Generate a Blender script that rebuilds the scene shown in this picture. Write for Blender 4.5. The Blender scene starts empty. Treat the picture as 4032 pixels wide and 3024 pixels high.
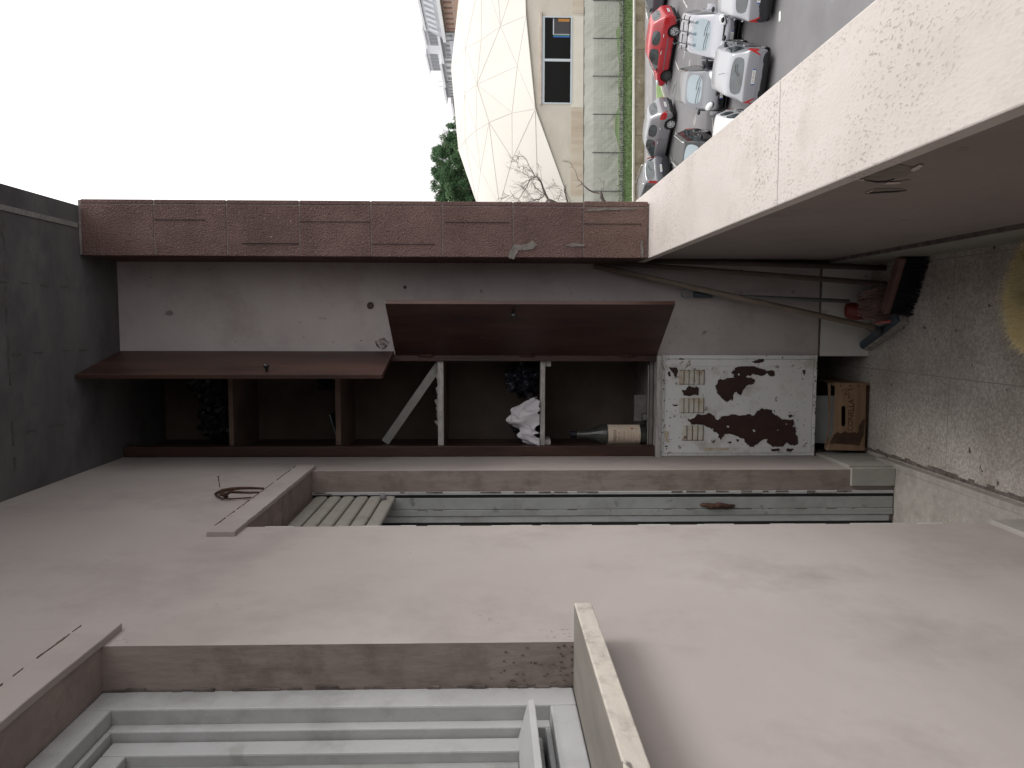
import bpy, bmesh, math, random
import numpy as np
from mathutils import Vector, Matrix
from math import radians, sin, cos, pi
random.seed(7)
sc = bpy.context.scene
# ------------------------------------------------------------------ camera
FPX, VX, VY, CAMH = 3028.0, 1930.0, 1272.0, 1.54
_yaw = math.atan((1512 - VY) / FPX)
_pit = math.atan((2016 - VX) / FPX * cos(_yaw))
CF = Vector((-sin(_yaw) * cos(_pit), cos(_yaw) * cos(_pit), -sin(_pit)))
CR = Vector((cos(_yaw), sin(_yaw), 0))
CU = CR.cross(CF)
cam_data = bpy.data.cameras.new("camera")
cam = bpy.data.objects.new("camera", cam_data)
sc.collection.objects.link(cam)
sc.camera = cam
cam_data.sensor_fit = 'HORIZONTAL'
cam_data.sensor_width = 36
cam_data.lens = FPX / 4032 * 36
cam_data.clip_start = 0.02
cam_data.clip_end = 3000
M = Matrix.Identity(4)
for r in range(3):
    M[r][0] = -CU[r]; M[r][1] = CR[r]; M[r][2] = -CF[r]
M[2][3] = CAMH
cam.matrix_world = M          # the phone was held on its side: the world's up is the picture's left


def at(x, y, X=None, Y=None, Z=None):
    """a point of the photograph (4032 x 3024) on a plane X=, Y= or Z="""
    d = CF + (x - 2016) / FPX * (-CU) + (1512 - y) / FPX * CR
    t = X / d[0] if X is not None else (Y / d[1] if Y is not None else (Z - CAMH) / d[2])
    p = d * t
    p[2] += CAMH
    return p
# ------------------------------------------------------------------ world, sun, exposure
SUN_EL, SUN_AZ = radians(52), radians(97)      # azimuth from +Y towards +X
w = bpy.data.worlds.new("World"); sc.world = w; w.use_nodes = True
nt = w.node_tree
sky = nt.nodes.new('ShaderNodeTexSky'); sky.sky_type = 'NISHITA'; sky.sun_disc = False
sky.sun_elevation = SUN_EL; sky.sun_rotation = SUN_AZ; sky.altitude = 100
sky.air_density = 1.0; sky.dust_density = 4.0; sky.ozone_density = 1.0
hs = nt.nodes.new('ShaderNodeHueSaturation'); hs.inputs['Saturation'].default_value = 0.10
hs.inputs['Value'].default_value = 1.0
bgn = nt.nodes['Background']; bgn.inputs['Strength'].default_value = 0.15
nt.links.new(sky.outputs[0], hs.inputs['Color']); 
veil = nt.nodes.new('ShaderNodeMix'); veil.data_type = 'RGBA'; veil.inputs[0].default_value = .9
# cloud cover: brighter towards the zenith, as an overcast sky is
wtc = nt.nodes.new('ShaderNodeTexCoord'); wsx = nt.nodes.new('ShaderNodeSeparateXYZ'); nt.links.new(wtc.outputs['Generated'], wsx.inputs[0])
wmr = nt.nodes.new('ShaderNodeMapRange'); wmr.inputs['From Min'].default_value = 0; wmr.inputs['From Max'].default_value = 1
wmr.inputs['To Min'].default_value = 1.0; wmr.inputs['To Max'].default_value = 2.5; nt.links.new(wsx.outputs['Z'], wmr.inputs['Value'])
wvm = nt.nodes.new('ShaderNodeVectorMath'); wvm.operation = 'SCALE'; wvm.inputs[0].default_value = (5.2, 5.15, 5.12)
nt.links.new(wmr.outputs[0], wvm.inputs['Scale']); nt.links.new(wvm.outputs[0], veil.inputs[7])
nt.links.new(hs.outputs[0], veil.inputs[6]); nt.links.new(veil.outputs[2], bgn.inputs['Color'])
sl = bpy.data.lights.new("sun", 'SUN'); sl.energy = 1.5; sl.angle = radians(22); sl.color = (1, .965, .92)
so = bpy.data.objects.new("sun", sl); sc.collection.objects.link(so)
sd = Vector((sin(SUN_AZ) * cos(SUN_EL), cos(SUN_AZ) * cos(SUN_EL), sin(SUN_EL)))
so.rotation_euler = sd.to_track_quat('Z', 'Y').to_euler()
sc.view_settings.view_transform = 'Standard'; sc.view_settings.look = 'None'
sc.view_settings.exposure = 0.47; sc.view_settings.gamma = 1
sc.cycles.use_denoising = True
sc.cycles.max_bounces = 8; sc.cycles.diffuse_bounces = 3; sc.cycles.glossy_bounces = 3
sc.cycles.transmission_bounces = 5; sc.cycles.transparent_max_bounces = 8
sc.cycles.caustics_reflective = False; sc.cycles.caustics_refractive = False
# ------------------------------------------------------------------ materials
MATS = {}


def mat(name, c1, c2=None, rough=.8, scale=8, detail=6, bump=0, bscale=60, spec=.3, metal=0, speck=None,
        sscale=120, samt=.1, speck2=None, stretch=None, lo=.35, hi=.65, coat=0, trans=0, dist=None, cluster=None, stain=None):
    if name in MATS: return MATS[name]
    m = bpy.data.materials.new(name); m.use_nodes = True
    n = m.node_tree; L = n.links; b = n.nodes['Principled BSDF']
    b.inputs['Roughness'].default_value = rough; b.inputs['Metallic'].default_value = metal
    b.inputs['Specular IOR Level'].default_value = spec
    b.inputs['Coat Weight'].default_value = coat
    b.inputs['Transmission Weight'].default_value = trans
    tc = n.nodes.new('ShaderNodeTexCoord'); vec = tc.outputs['Object']
    if stretch:
        mp = n.nodes.new('ShaderNodeMapping'); mp.inputs['Scale'].default_value = stretch
        L.new(vec, mp.inputs['Vector']); vec = mp.outputs['Vector']
    col = None
    if c2 is not None:
        t = n.nodes.new('ShaderNodeTexNoise'); t.inputs['Scale'].default_value = scale
        t.inputs['Detail'].default_value = detail; t.inputs['Roughness'].default_value = .6
        if dist: t.inputs['Distortion'].default_value = dist
        L.new(vec, t.inputs['Vector'])
        r = n.nodes.new('ShaderNodeValToRGB')
        r.color_ramp.elements[0].position = lo; r.color_ramp.elements[0].color = (*c1, 1)
        r.color_ramp.elements[1].position = hi; r.color_ramp.elements[1].color = (*c2, 1)
        L.new(t.outputs['Fac'], r.inputs['Fac']); col = r.outputs['Color']
    else:
        b.inputs['Base Color'].default_value = (*c1, 1)

    def add_speck(colr, sc_, amt, col):
        v = n.nodes.new('ShaderNodeTexNoise'); v.inputs['Scale'].default_value = sc_; v.inputs['Detail'].default_value = 2
        L.new(vec, v.inputs['Vector'])
        r = n.nodes.new('ShaderNodeValToRGB')
        r.color_ramp.elements[0].position = .66 - amt * .5; r.color_ramp.elements[0].color = (0, 0, 0, 1)
        r.color_ramp.elements[1].position = .70 - amt * .5; r.color_ramp.elements[1].color = (1, 1, 1, 1)
        L.new(v.outputs['Fac'], r.inputs['Fac'])
        mx = n.nodes.new('ShaderNodeMix'); mx.data_type = 'RGBA'; fac = r.outputs['Color']
        if cluster:
            v2 = n.nodes.new('ShaderNodeTexNoise'); v2.inputs['Scale'].default_value = cluster; v2.inputs['Detail'].default_value = 3
            L.new(tc.outputs['Object'], v2.inputs['Vector'])
            r2 = n.nodes.new('ShaderNodeMapRange'); r2.inputs['From Min'].default_value = .42; r2.inputs['From Max'].default_value = .62
            L.new(v2.outputs['Fac'], r2.inputs['Value'])
            mm = n.nodes.new('ShaderNodeMath'); mm.operation = 'MULTIPLY'; L.new(fac, mm.inputs[0]); L.new(r2.outputs[0], mm.inputs[1]); fac = mm.outputs[0]
        L.new(fac, mx.inputs[0])
        if col is None: mx.inputs[6].default_value = (*c1, 1)
        else: L.new(col, mx.inputs[6])
        mx.inputs[7].default_value = (*colr, 1)
        return mx.outputs[2]
    if stain:
        sc_, s_lo, s_hi, s_col = stain
        sn = n.nodes.new('ShaderNodeTexNoise'); sn.inputs['Scale'].default_value = sc_; sn.inputs['Detail'].default_value = 9; sn.inputs['Roughness'].default_value = .68
        L.new(tc.outputs['Object'], sn.inputs['Vector'])
        sr = n.nodes.new('ShaderNodeMapRange'); sr.inputs['From Min'].default_value = s_lo; sr.inputs['From Max'].default_value = s_hi
        L.new(sn.outputs['Fac'], sr.inputs['Value'])
        sm_ = n.nodes.new('ShaderNodeMix'); sm_.data_type = 'RGBA'; L.new(sr.outputs[0], sm_.inputs[0])
        if col is None: sm_.inputs[6].default_value = (*c1, 1)
        else: L.new(col, sm_.inputs[6])
        sm_.inputs[7].default_value = (*s_col, 1); col = sm_.outputs[2]
    if speck: col = add_speck(speck, sscale, samt, col)
    if speck2: col = add_speck(*speck2, col)
    if col is not None: L.new(col, b.inputs['Base Color'])
    if bump:
        t2 = n.nodes.new('ShaderNodeTexNoise'); t2.inputs['Scale'].default_value = bscale; t2.inputs['Detail'].default_value = 8
        L.new(vec, t2.inputs['Vector'])
        bp = n.nodes.new('ShaderNodeBump'); bp.inputs['Strength'].default_value = bump; bp.inputs['Distance'].default_value = .01
        L.new(t2.outputs['Fac'], bp.inputs['Height']); L.new(bp.outputs['Normal'], b.inputs['Normal'])
    MATS[name] = m
    return m


def glass_dark(name, col=(.02, .025, .03), rough=.05):
    return mat(name, col, rough=rough, spec=.8)


plaster = mat('plaster_pink', (.325, .285, .27), (.38, .338, .322), scale=1.1, bump=.16, bscale=14, rough=.9, spec=.15, stain=(3.2, .50, .78, (.27, .235, .225)),
              dist=.4)
plaster_end = mat('plaster_end', (.38, .34, .338), (.44, .40, .398), scale=2.5, stain=(4, .5, .8, (.29, .255, .25)), bump=.15, bscale=50, rough=.9, spec=.15,
                  speck=(.22, .18, .175), sscale=12, samt=-.12)
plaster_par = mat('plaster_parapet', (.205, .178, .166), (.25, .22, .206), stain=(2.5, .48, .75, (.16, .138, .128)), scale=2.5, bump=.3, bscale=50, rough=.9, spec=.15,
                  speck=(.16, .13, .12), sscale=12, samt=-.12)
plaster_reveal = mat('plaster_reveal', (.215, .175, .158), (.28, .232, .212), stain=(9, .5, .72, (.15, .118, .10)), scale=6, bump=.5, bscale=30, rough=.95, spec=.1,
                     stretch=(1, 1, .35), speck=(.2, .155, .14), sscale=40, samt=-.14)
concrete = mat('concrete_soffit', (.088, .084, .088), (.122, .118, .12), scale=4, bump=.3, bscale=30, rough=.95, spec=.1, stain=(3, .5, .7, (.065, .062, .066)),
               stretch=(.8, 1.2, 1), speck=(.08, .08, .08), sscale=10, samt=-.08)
concrete_edge = mat('concrete_edge', (.17, .17, .165), (.23, .225, .215), scale=12, bump=.8, bscale=40, rough=.95, spec=.1)
terrazzo_m = None
travertine = mat('travertine', (.455, .412, .385), (.515, .473, .447), stain=(6, .5, .75, (.40, .355, .325)), scale=3, bump=.12, bscale=200, rough=.6, spec=.25,
                 speck=(.31, .275, .25), sscale=200, samt=.12, speck2=((.36, .32, .295), 110, .03), stretch=(1, .5, 1), dist=.3, cluster=5)
brickred = mat('red_rough_tile', (.108, .067, .061), (.16, .101, .092), scale=6, bump=1.0, bscale=180, rough=.9, spec=.2,
               speck=(.34, .24, .22), sscale=170, samt=-.02, speck2=((.07, .035, .035), 130, .0))
brickred2 = mat('red_rough_tile_light', (.13, .082, .071), (.185, .12, .105), scale=6, bump=1.0, bscale=180, rough=.9, spec=.2,
                speck=(.36, .26, .24), sscale=170, samt=-.02, speck2=((.08, .04, .04), 130, .0))
mortar = mat('mortar', (.12, .10, .097), (.24, .21, .20), scale=9, rough=.95, bump=.6)
cementpatch = mat('cement_smear', (.13, .115, .105), (.18, .16, .15), scale=30, rough=.95, bump=.6)
marble = mat('marble_pale', (.47, .465, .44), (.54, .535, .51), scale=5, rough=.45, spec=.35, speck=(.36, .35, .33), sscale=14, samt=0.0)
skirt_m = mat('skirting_grey', (.27, .255, .235), (.33, .315, .29), scale=8, rough=.5, spec=.3, speck=(.22, .205, .19), sscale=18, samt=-.06)
sill_m = mat('sill_stained_marble', (.44, .40, .36), (.52, .47, .41), scale=5, rough=.6, spec=.3, stain=(16, .5, .66, (.30, .265, .235)), speck=(.15, .13, .12), sscale=45, samt=-.03,
             stretch=(1, .6, 1), bump=.2)
white_paint = mat('aged_white_paint', (.36, .36, .362), (.42, .42, .424), stain=(7, .52, .76, (.26, .255, .245)), scale=5, rough=.55, spec=.35, speck=(.31, .31, .295), sscale=14, samt=-.10, bump=.15, bscale=40)
green_white = mat('grey_green_paint', (.275, .28, .272), (.33, .335, .328), stain=(8, .52, .78, (.19, .188, .178)), scale=7, rough=.5, spec=.35, speck=(.2, .21, .195), sscale=22, samt=-.06, bump=.12)
shutter_m = mat('shutter_cream', (.30, .28, .25), (.35, .325, .295), stain=(9, .5, .75, (.20, .18, .155)), scale=9, rough=.5, spec=.3, bump=.1)
wood_dark = mat('dark_red_wood', (.028, .0135, .011), (.064, .030, .0225), scale=4, rough=.42, spec=.4, stretch=(3, 3, .5), speck=(.085, .035, .025), sscale=9, samt=-.10, bump=.15)
wood_in = mat('dark_inner_wood', (.05, .03, .026), (.09, .055, .045), scale=6, rough=.7, stretch=(2, 2, .6), bump=.2)
shelf_edge = mat('greyed_shelf_edge', (.30, .28, .27), (.50, .48, .46), scale=16, rough=.8, stretch=(1, 1, 6), speck=(.09, .07, .06), sscale=60, samt=0.0, bump=.3)
shelf_m = mat('brown_shelf', (.12, .08, .065), (.18, .125, .10), scale=8, rough=.8, bump=.2)
cab_back = mat('brown_back_board', (.085, .065, .052), (.125, .098, .08), scale=5, rough=.85, bump=.15)
enamel = mat('white_enamel_rusty', (.63, .64, .635), (.71, .72, .715), stain=(9, .52, .74, (.36, .33, .28)), scale=3, rough=.5, spec=.4, speck=(.33, .31, .28), sscale=35, samt=-.04,
             speck2=((.13, .085, .06), 80, -.07), bump=.12, bscale=20)
louvre_m = mat('rust_stained_louvre', (.52, .50, .45), (.36, .26, .15), scale=18, rough=.6, speck=(.13, .09, .06), sscale=40, samt=.0, lo=.45, hi=.75)
bare_brown = mat('bare_brown_primer', (.032, .017, .015), (.052, .027, .023), scale=14, rough=.75, bump=.1)
paint_curl = mat('curled_paint_edge', (.60, .61, .60), rough=.5)
rust_stain = mat('yellow_rust_stain', (.42, .33, .18), (.56, .53, .46), scale=30, rough=.7)
dark_void = mat('dark_recess', (.03, .03, .03), rough=.95)
dirt = mat('dirt_line', (.075, .06, .055), (.16, .135, .125), scale=30, rough=1)
black_plastic = mat('black_plastic', (.012, .012, .013), rough=.35, spec=.5)
bag_m = mat('black_bag', (.012, .013, .02), rough=.42, spec=.4)
cloth_m = mat('white_cloth', (.52, .50, .54), (.62, .60, .63), scale=10, rough=.85, bump=.15)
bottle_glass = mat('grey_green_bottle', (.50, .56, .50), rough=.05, spec=.7, trans=.92)
paper = mat('cream_paper', (.62, .50, .40), (.66, .56, .46), scale=12, rough=.8)
ink = mat('dark_ink', (.05, .03, .03), rough=.8)
ink_red = mat('red_ink', (.35, .03, .02), rough=.7)
ink_brown = mat('faded_brown_ink', (.30, .17, .12), rough=.8)
crate_m = mat('orange_wood', (.19, .12, .072), (.29, .19, .12), scale=7, rough=.8, stretch=(.4, 1, 4), speck=(.16, .08, .045), sscale=18, samt=.02, bump=.2)
crate_dark = mat('burnt_wood', (.035, .022, .017), (.10, .055, .035), scale=14, rough=.9)
crate_ink = mat('crate_stamp', (.07, .028, .016), rough=.85)
iron_rust = mat('rusty_iron', (.04, .022, .018), (.09, .045, .032), scale=60, rough=.85, bump=.5, metal=.2)
alu = mat('dull_aluminium', (.28, .28, .26), (.36, .36, .34), scale=10, rough=.4, metal=.3, spec=.5)
handle_wood = mat('old_broom_wood', (.15, .12, .095), (.21, .17, .135), scale=10, rough=.7, stretch=(2, 2, .5))
handle_dark = mat('brown_dark_wood', (.08, .062, .05), (.12, .095, .08), scale=10, rough=.7)
blue_pl = mat('blue_grey_plastic', (.045, .06, .08), rough=.45, spec=.4)
red_pl = mat('red_plastic', (.12, .011, .011), rough=.45, spec=.4)
bristle_m = mat('bristles', (.012, .014, .018), (.03, .032, .036), scale=90, rough=.9, stretch=(8, 8, .5), bump=.8, bscale=120)
foam_m = mat('grey_fibre_pad', (.24, .22, .20), (.38, .35, .33), scale=50, rough=.95, bump=1, bscale=150)
string_m = mat('pinkish_string', (.20, .13, .12), (.27, .19, .17), scale=60, rough=.95)
yellow_m = mat('pale_yellow_plush', (.82, .70, .38), (.88, .80, .55), scale=12, rough=.95, bump=.6, bscale=80)
# outdoors
asphalt = mat('asphalt', (.115, .111, .115), (.15, .146, .15), scale=.35, rough=.9, spec=.25, detail=8, bump=.15, bscale=30, speck=(.22, .215, .21), sscale=.9, samt=-.08)
pavement = mat('pavement_grey', (.20, .19, .19), (.24, .23, .225), scale=1, rough=.95)
linepaint = mat('worn_line_paint', (.26, .26, .255), (.42, .42, .41), scale=2, rough=.9)
grass_m = mat('grass_green', (.075, .115, .05), (.12, .165, .08), scale=1.2, rough=1, spec=.05, bump=.6, bscale=12)
blade_m = mat('grass_blade', (.11, .165, .07), (.165, .225, .11), scale=1.5, rough=1, spec=.05)
stonewall = mat('mossy_low_wall', (.15, .125, .085), (.25, .22, .16), scale=1.6, rough=.95, speck=(.33, .31, .25), sscale=5, samt=-.04, bump=.5, bscale=6)
kerb_m = mat('pale_kerb', (.36, .35, .31), (.45, .44, .39), scale=3, rough=.9)
fabric = mat('dome_fabric', (.43, .41, .375), (.465, .445, .41), scale=.12, rough=.7, spec=.2)
seam_m = mat('dome_seam', (.43, .412, .385), rough=.7)
hallwall = mat('beige_sheet_wall', (.49, .45, .385), (.55, .515, .45), scale=.35, rough=.7, stretch=(1, 1, 2.5), dist=.3)
hallpink = mat('stained_beige_band', (.43, .345, .27), (.54, .475, .40), scale=.7, rough=.8, stretch=(1.5, 1, .15))
tarp = mat('translucent_netting', (.40, .40, .36), (.47, .47, .43), scale=.5, rough=.8, stretch=(1, 1, .4), bump=.3, bscale=3)
post_m = mat('dark_post', (.05, .055, .05), rough=.7)
wire_m = mat('fence_wire', (.27, .30, .26), rough=.7)
hedge_m = mat('dark_undergrowth', (.035, .055, .04), (.08, .11, .065), scale=3, rough=1)
leaf_m = mat('pine_needles', (.022, .05, .022), (.05, .095, .045), scale=.6, rough=.95, spec=.1)
leaf2_m = mat('pine_needles_light', (.045, .085, .04), (.08, .13, .065), scale=.6, rough=.95, spec=.1)
bark = mat('bark_grey_brown', (.07, .05, .04), (.13, .10, .085), scale=5, rough=1)
twig_m = mat('bare_twig', (.085, .07, .062), (.14, .12, .105), scale=5, rough=1)
bld_pink = mat('facade_pink', (.46, .30, .23), (.52, .36, .29), scale=.2, rough=.9)  # far building colours are lightened to paint in haze
bld_grey = mat('facade_grey', (.50, .50, .52), (.58, .58, .60), scale=.2, rough=.9)
bld_white = mat('facade_white', (.66, .66, .68), (.74, .74, .76), scale=.2, rough=.9)
roof_grey = mat('roof_grey', (.27, .28, .30), (.35, .36, .38), scale=.4, rough=.8)
roof_mid = mat('roof_panel', (.45, .46, .50), (.52, .53, .57), scale=.4, rough=.7)
win_m = mat('far_window', (.13, .135, .15), rough=.3)
blind_m = mat('far_blind', (.30, .15, .11), rough=.8)
hall_glass = mat('hall_glass', (.008, .008, .008), rough=.25, spec=.15)
alu_frame = mat('window_aluminium', (.50, .54, .58), rough=.4, spec=.5)
tyre_m = mat('tyre_rubber', (.015, .015, .016), rough=.8)
rim_m = mat('wheel_rim', (.50, .51, .53), rough=.35, metal=.5)
rim_dark = mat('dark_steel_rim', (.05, .05, .052), rough=.5)
carglass = mat('car_glass', (.10, .14, .16), (.14, .185, .21), scale=.8, rough=.04, spec=1.0, coat=.6)
carglass_d = mat('car_glass_dark', (.008, .011, .012), (.04, .055, .06), scale=2.5, rough=.04, spec=1.0)
lamp_clear = mat('headlamp_glass', (.50, .51, .51), (.30, .31, .32), scale=8, rough=.1, spec=.8)
lamp_red = mat('tail_lamp_red', (.42, .012, .015), (.28, .01, .012), scale=10, rough=.15, spec=.7)
trim_m = mat('dark_trim', (.025, .025, .028), rough=.5)
plate_m = mat('plate_white', (.62, .62, .60), rough=.5)
plate_blue = mat('plate_blue', (.03, .10, .35), rough=.5)
chrome = mat('chrome', (.65, .66, .68), rough=.15, metal=.8)


def paintm(name, c, metal=.25):
    return mat(name, c, rough=.28, spec=.6, coat=.6, metal=metal)


# terrazzo with tile joints
def make_terrazzo():
    m = bpy.data.materials.new('terrazzo_floor'); m.use_nodes = True
    n = m.node_tree; L = n.links; b = n.nodes['Principled BSDF']
    b.inputs['Roughness'].default_value = .6; b.inputs['Specular IOR Level'].default_value = .3
    tc = n.nodes.new('ShaderNodeTexCoord')
    v = n.nodes.new('ShaderNodeTexVoronoi'); v.inputs['Scale'].default_value = 150
    L.new(tc.outputs['Object'], v.inputs['Vector'])
    r = n.nodes.new('ShaderNodeValToRGB'); e = r.color_ramp
    e.elements[0].position = 0; e.elements[0].color = (.33, .30, .278, 1)
    e.elements[1].position = 1; e.elements[1].color = (.53, .49, .455, 1)
    x = e.elements.new(.5); x.color = (.42, .383, .352, 1)
    sp = n.nodes.new('ShaderNodeSeparateColor'); L.new(v.outputs['Color'], sp.inputs[0])
    L.new(sp.outputs[0], r.inputs['Fac'])
    nz = n.nodes.new('ShaderNodeTexNoise'); nz.inputs['Scale'].default_value = 4; nz.inputs['Detail'].default_value = 6
    L.new(tc.outputs['Object'], nz.inputs['Vector'])
    r2 = n.nodes.new('ShaderNodeValToRGB'); r2.color_ramp.elements[0].position = .3; r2.color_ramp.elements[0].color = (.68, .66, .64, 1)
    r2.color_ramp.elements[1].position = .7; r2.color_ramp.elements[1].color = (1, 1, 1, 1)
    L.new(nz.outputs['Fac'], r2.inputs['Fac'])
    mu = n.nodes.new('ShaderNodeMix'); mu.data_type = 'RGBA'; mu.blend_type = 'MULTIPLY'; mu.inputs[0].default_value = 1
    L.new(r.outputs['Color'], mu.inputs[6]); L.new(r2.outputs['Color'], mu.inputs[7])
    # stains
    n3 = n.nodes.new('ShaderNodeTexNoise'); n3.inputs['Scale'].default_value = 28; n3.inputs['Detail'].default_value = 2
    L.new(tc.outputs['Object'], n3.inputs['Vector'])
    r3 = n.nodes.new('ShaderNodeValToRGB'); r3.color_ramp.elements[0].position = .70; r3.color_ramp.elements[0].color = (0, 0, 0, 1)
    r3.color_ramp.elements[1].position = .73; r3.color_ramp.elements[1].color = (1, 1, 1, 1)
    L.new(n3.outputs['Fac'], r3.inputs['Fac'])
    m3 = n.nodes.new('ShaderNodeMix'); m3.data_type = 'RGBA'; L.new(r3.outputs['Color'], m3.inputs[0])
    L.new(mu.outputs[2], m3.inputs[6]); m3.inputs[7].default_value = (.09, .075, .07, 1)
    bk = n.nodes.new('ShaderNodeTexBrick'); bk.offset = 0; bk.inputs['Scale'].default_value = 1
    bk.inputs['Brick Width'].default_value = .40; bk.inputs['Row Height'].default_value = .40
    bk.inputs['Mortar Size'].default_value = .0018; bk.inputs['Mortar Smooth'].default_value = .3
    mp = n.nodes.new('ShaderNodeMapping'); mp.inputs['Location'].default_value = (.18, .27, 0)
    L.new(tc.outputs['Object'], mp.inputs['Vector']); L.new(mp.outputs[0], bk.inputs['Vector'])
    m4 = n.nodes.new('ShaderNodeMix'); m4.data_type = 'RGBA'; L.new(bk.outputs['Fac'], m4.inputs[0])
    L.new(m3.outputs[2], m4.inputs[6]); m4.inputs[7].default_value = (.22, .20, .185, 1)
    L.new(m4.outputs[2], b.inputs['Base Color'])
    return m


terrazzo = make_terrazzo()
# ------------------------------------------------------------------ mesh helpers


class MB:
    def __init__(s): s.v = []; s.f = []; s.m = []; s.mi = 0

    def add(s, vs, fs):
        o = len(s.v); s.v += [tuple(p) for p in vs]; s.f += [tuple(i + o for i in f) for f in fs]; s.m += [s.mi] * len(fs); return s

    def box(s, x0, x1, y0, y1, z0, z1):
        return s.add([(x0, y0, z0), (x1, y0, z0), (x1, y1, z0), (x0, y1, z0), (x0, y0, z1), (x1, y0, z1), (x1, y1, z1), (x0, y1, z1)],
                     [(0, 3, 2, 1), (4, 5, 6, 7), (0, 1, 5, 4), (1, 2, 6, 5), (2, 3, 7, 6), (3, 0, 4, 7)])

    def quad(s, a, b, c, d): return s.add([a, b, c, d], [(0, 1, 2, 3)])

    def tube(s, pts, rad, n=8, cap=True):
        pts = [Vector(p) for p in pts]; rs = rad if isinstance(rad, (list, tuple)) else [rad] * len(pts)
        vs = []; fs = []
        ref = Vector((0, 0, 1))
        t0 = (pts[1] - pts[0]).normalized()
        if abs(t0.dot(ref)) > .9: ref = Vector((1, 0, 0))
        nrm = t0.cross(ref).normalized()
        for i, p in enumerate(pts):
            t = (pts[min(i + 1, len(pts) - 1)] - pts[max(i - 1, 0)])
            if t.length < 1e-9: t = t0.copy()
            t.normalize()
            nrm = (nrm - t * nrm.dot(t))
            if nrm.length < 1e-6: nrm = t.orthogonal()
            nrm.normalize(); bn = t.cross(nrm)
            for k in range(n):
                a = 2 * pi * k / n
                vs.append(p + (nrm * cos(a) + bn * sin(a)) * rs[i])
        for i in range(len(pts) - 1):
            for k in range(n):
                k2 = (k + 1) % n
                fs.append((i * n + k, i * n + k2, (i + 1) * n + k2, (i + 1) * n + k))
        if cap:
            fs.append(tuple(reversed(range(n)))); fs.append(tuple((len(pts) - 1) * n + k for k in range(n)))
        return s.add(vs, fs)

    def lathe(s, prof, c=(0, 0, 0), axis='Z', n=24):
        vs = []; fs = []
        for (r, h) in prof:
            for k in range(n):
                a = 2 * pi * k / n; q = (r * cos(a), r * sin(a), h)
                if axis == 'Y': q = (q[0], q[2], q[1])
                elif axis == 'X': q = (q[2], q[0], q[1])
                vs.append((q[0] + c[0], q[1] + c[1], q[2] + c[2]))
        for i in range(len(prof) - 1):
            for k in range(n):
                k2 = (k + 1) % n; fs.append((i * n + k, i * n + k2, (i + 1) * n + k2, (i + 1) * n + k))
        fs.append(tuple(reversed(range(n)))); fs.append(tuple((len(prof) - 1) * n + k for k in range(n)))
        return s.add(vs, fs)

    def prism(s, poly, d):
        """poly: list of 3D points (planar), d: extrusion vector"""
        n = len(poly); d = Vector(d); vs = [Vector(p) for p in poly] + [Vector(p) + d for p in poly]
        return s.add(vs, [tuple(range(n)), tuple(reversed(range(n, 2 * n)))] + [(i, i + n, (i + 1) % n + n, (i + 1) % n) for i in range(n)])

    def build(s, name, m, parent=None, smooth=False, bevel=0, seg=2):
        me = bpy.data.meshes.new(name); me.from_pydata(s.v, [], s.f)
        for x in (m if isinstance(m, (list, tuple)) else [m]): me.materials.append(x)
        if isinstance(m, (list, tuple)): me.polygons.foreach_set('material_index', s.m)
        bm = bmesh.new(); bm.from_mesh(me); bmesh.ops.recalc_face_normals(bm, faces=bm.faces); bm.to_mesh(me); bm.free()
        if smooth: me.polygons.foreach_set('use_smooth', [True] * len(me.polygons))
        o = bpy.data.objects.new(name, me); sc.collection.objects.link(o)
        if parent is not None: o.parent = parent
        if bevel:
            b = o.modifiers.new('bevel', 'BEVEL'); b.width = bevel; b.segments = seg; b.limit_method = 'ANGLE'; b.angle_limit = radians(40)
        return o


def thing(name, label, cat, loc=(0, 0, 0), rz=0, group=None):
    o = bpy.data.objects.new(name, None); sc.collection.objects.link(o); o.empty_display_size = .1
    o.location = loc; o.rotation_euler = (0, 0, rz); o['label'] = label; o['category'] = cat
    if group: o['group'] = group
    return o


def tag(o, label=None, cat=None, group=None, kind=None):
    if label: o['label'] = label
    if cat: o['category'] = cat
    if group: o['group'] = group
    if kind: o['kind'] = kind
    return o


def text(body, size, m, parent, M, name='lettering', ext=.0006, sx=1.0):
    cu = bpy.data.curves.new(name, 'FONT'); cu.body = body; cu.size = size; cu.extrude = ext; cu.align_x = 'CENTER'; cu.align_y = 'CENTER'
    cu.resolution_u = 2
    o = bpy.data.objects.new(name, cu); sc.collection.objects.link(o)
    dg = bpy.context.evaluated_depsgraph_get()
    me = bpy.data.meshes.new_from_object(o.evaluated_get(dg)); bpy.data.objects.remove(o); me.name = name
    me.materials.clear(); me.materials.append(m)
    me.transform(M @ Matrix.Diagonal((sx, 1, 1, 1)))
    o = bpy.data.objects.new(name, me); sc.collection.objects.link(o); o.parent = parent
    return o


def jag(poly, amp, sub=3, seed=0):
    """roughen a closed 2D outline"""
    rnd = random.Random(seed); out = []
    n = len(poly)
    for i in range(n):
        a = poly[i]; b = poly[(i + 1) % n]
        for k in range(sub):
            t = k / sub; x = a[0] + (b[0] - a[0]) * t; y = a[1] + (b[1] - a[1]) * t
            out.append((x + rnd.uniform(-amp, amp), y + rnd.uniform(-amp, amp)))
    return out


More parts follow.
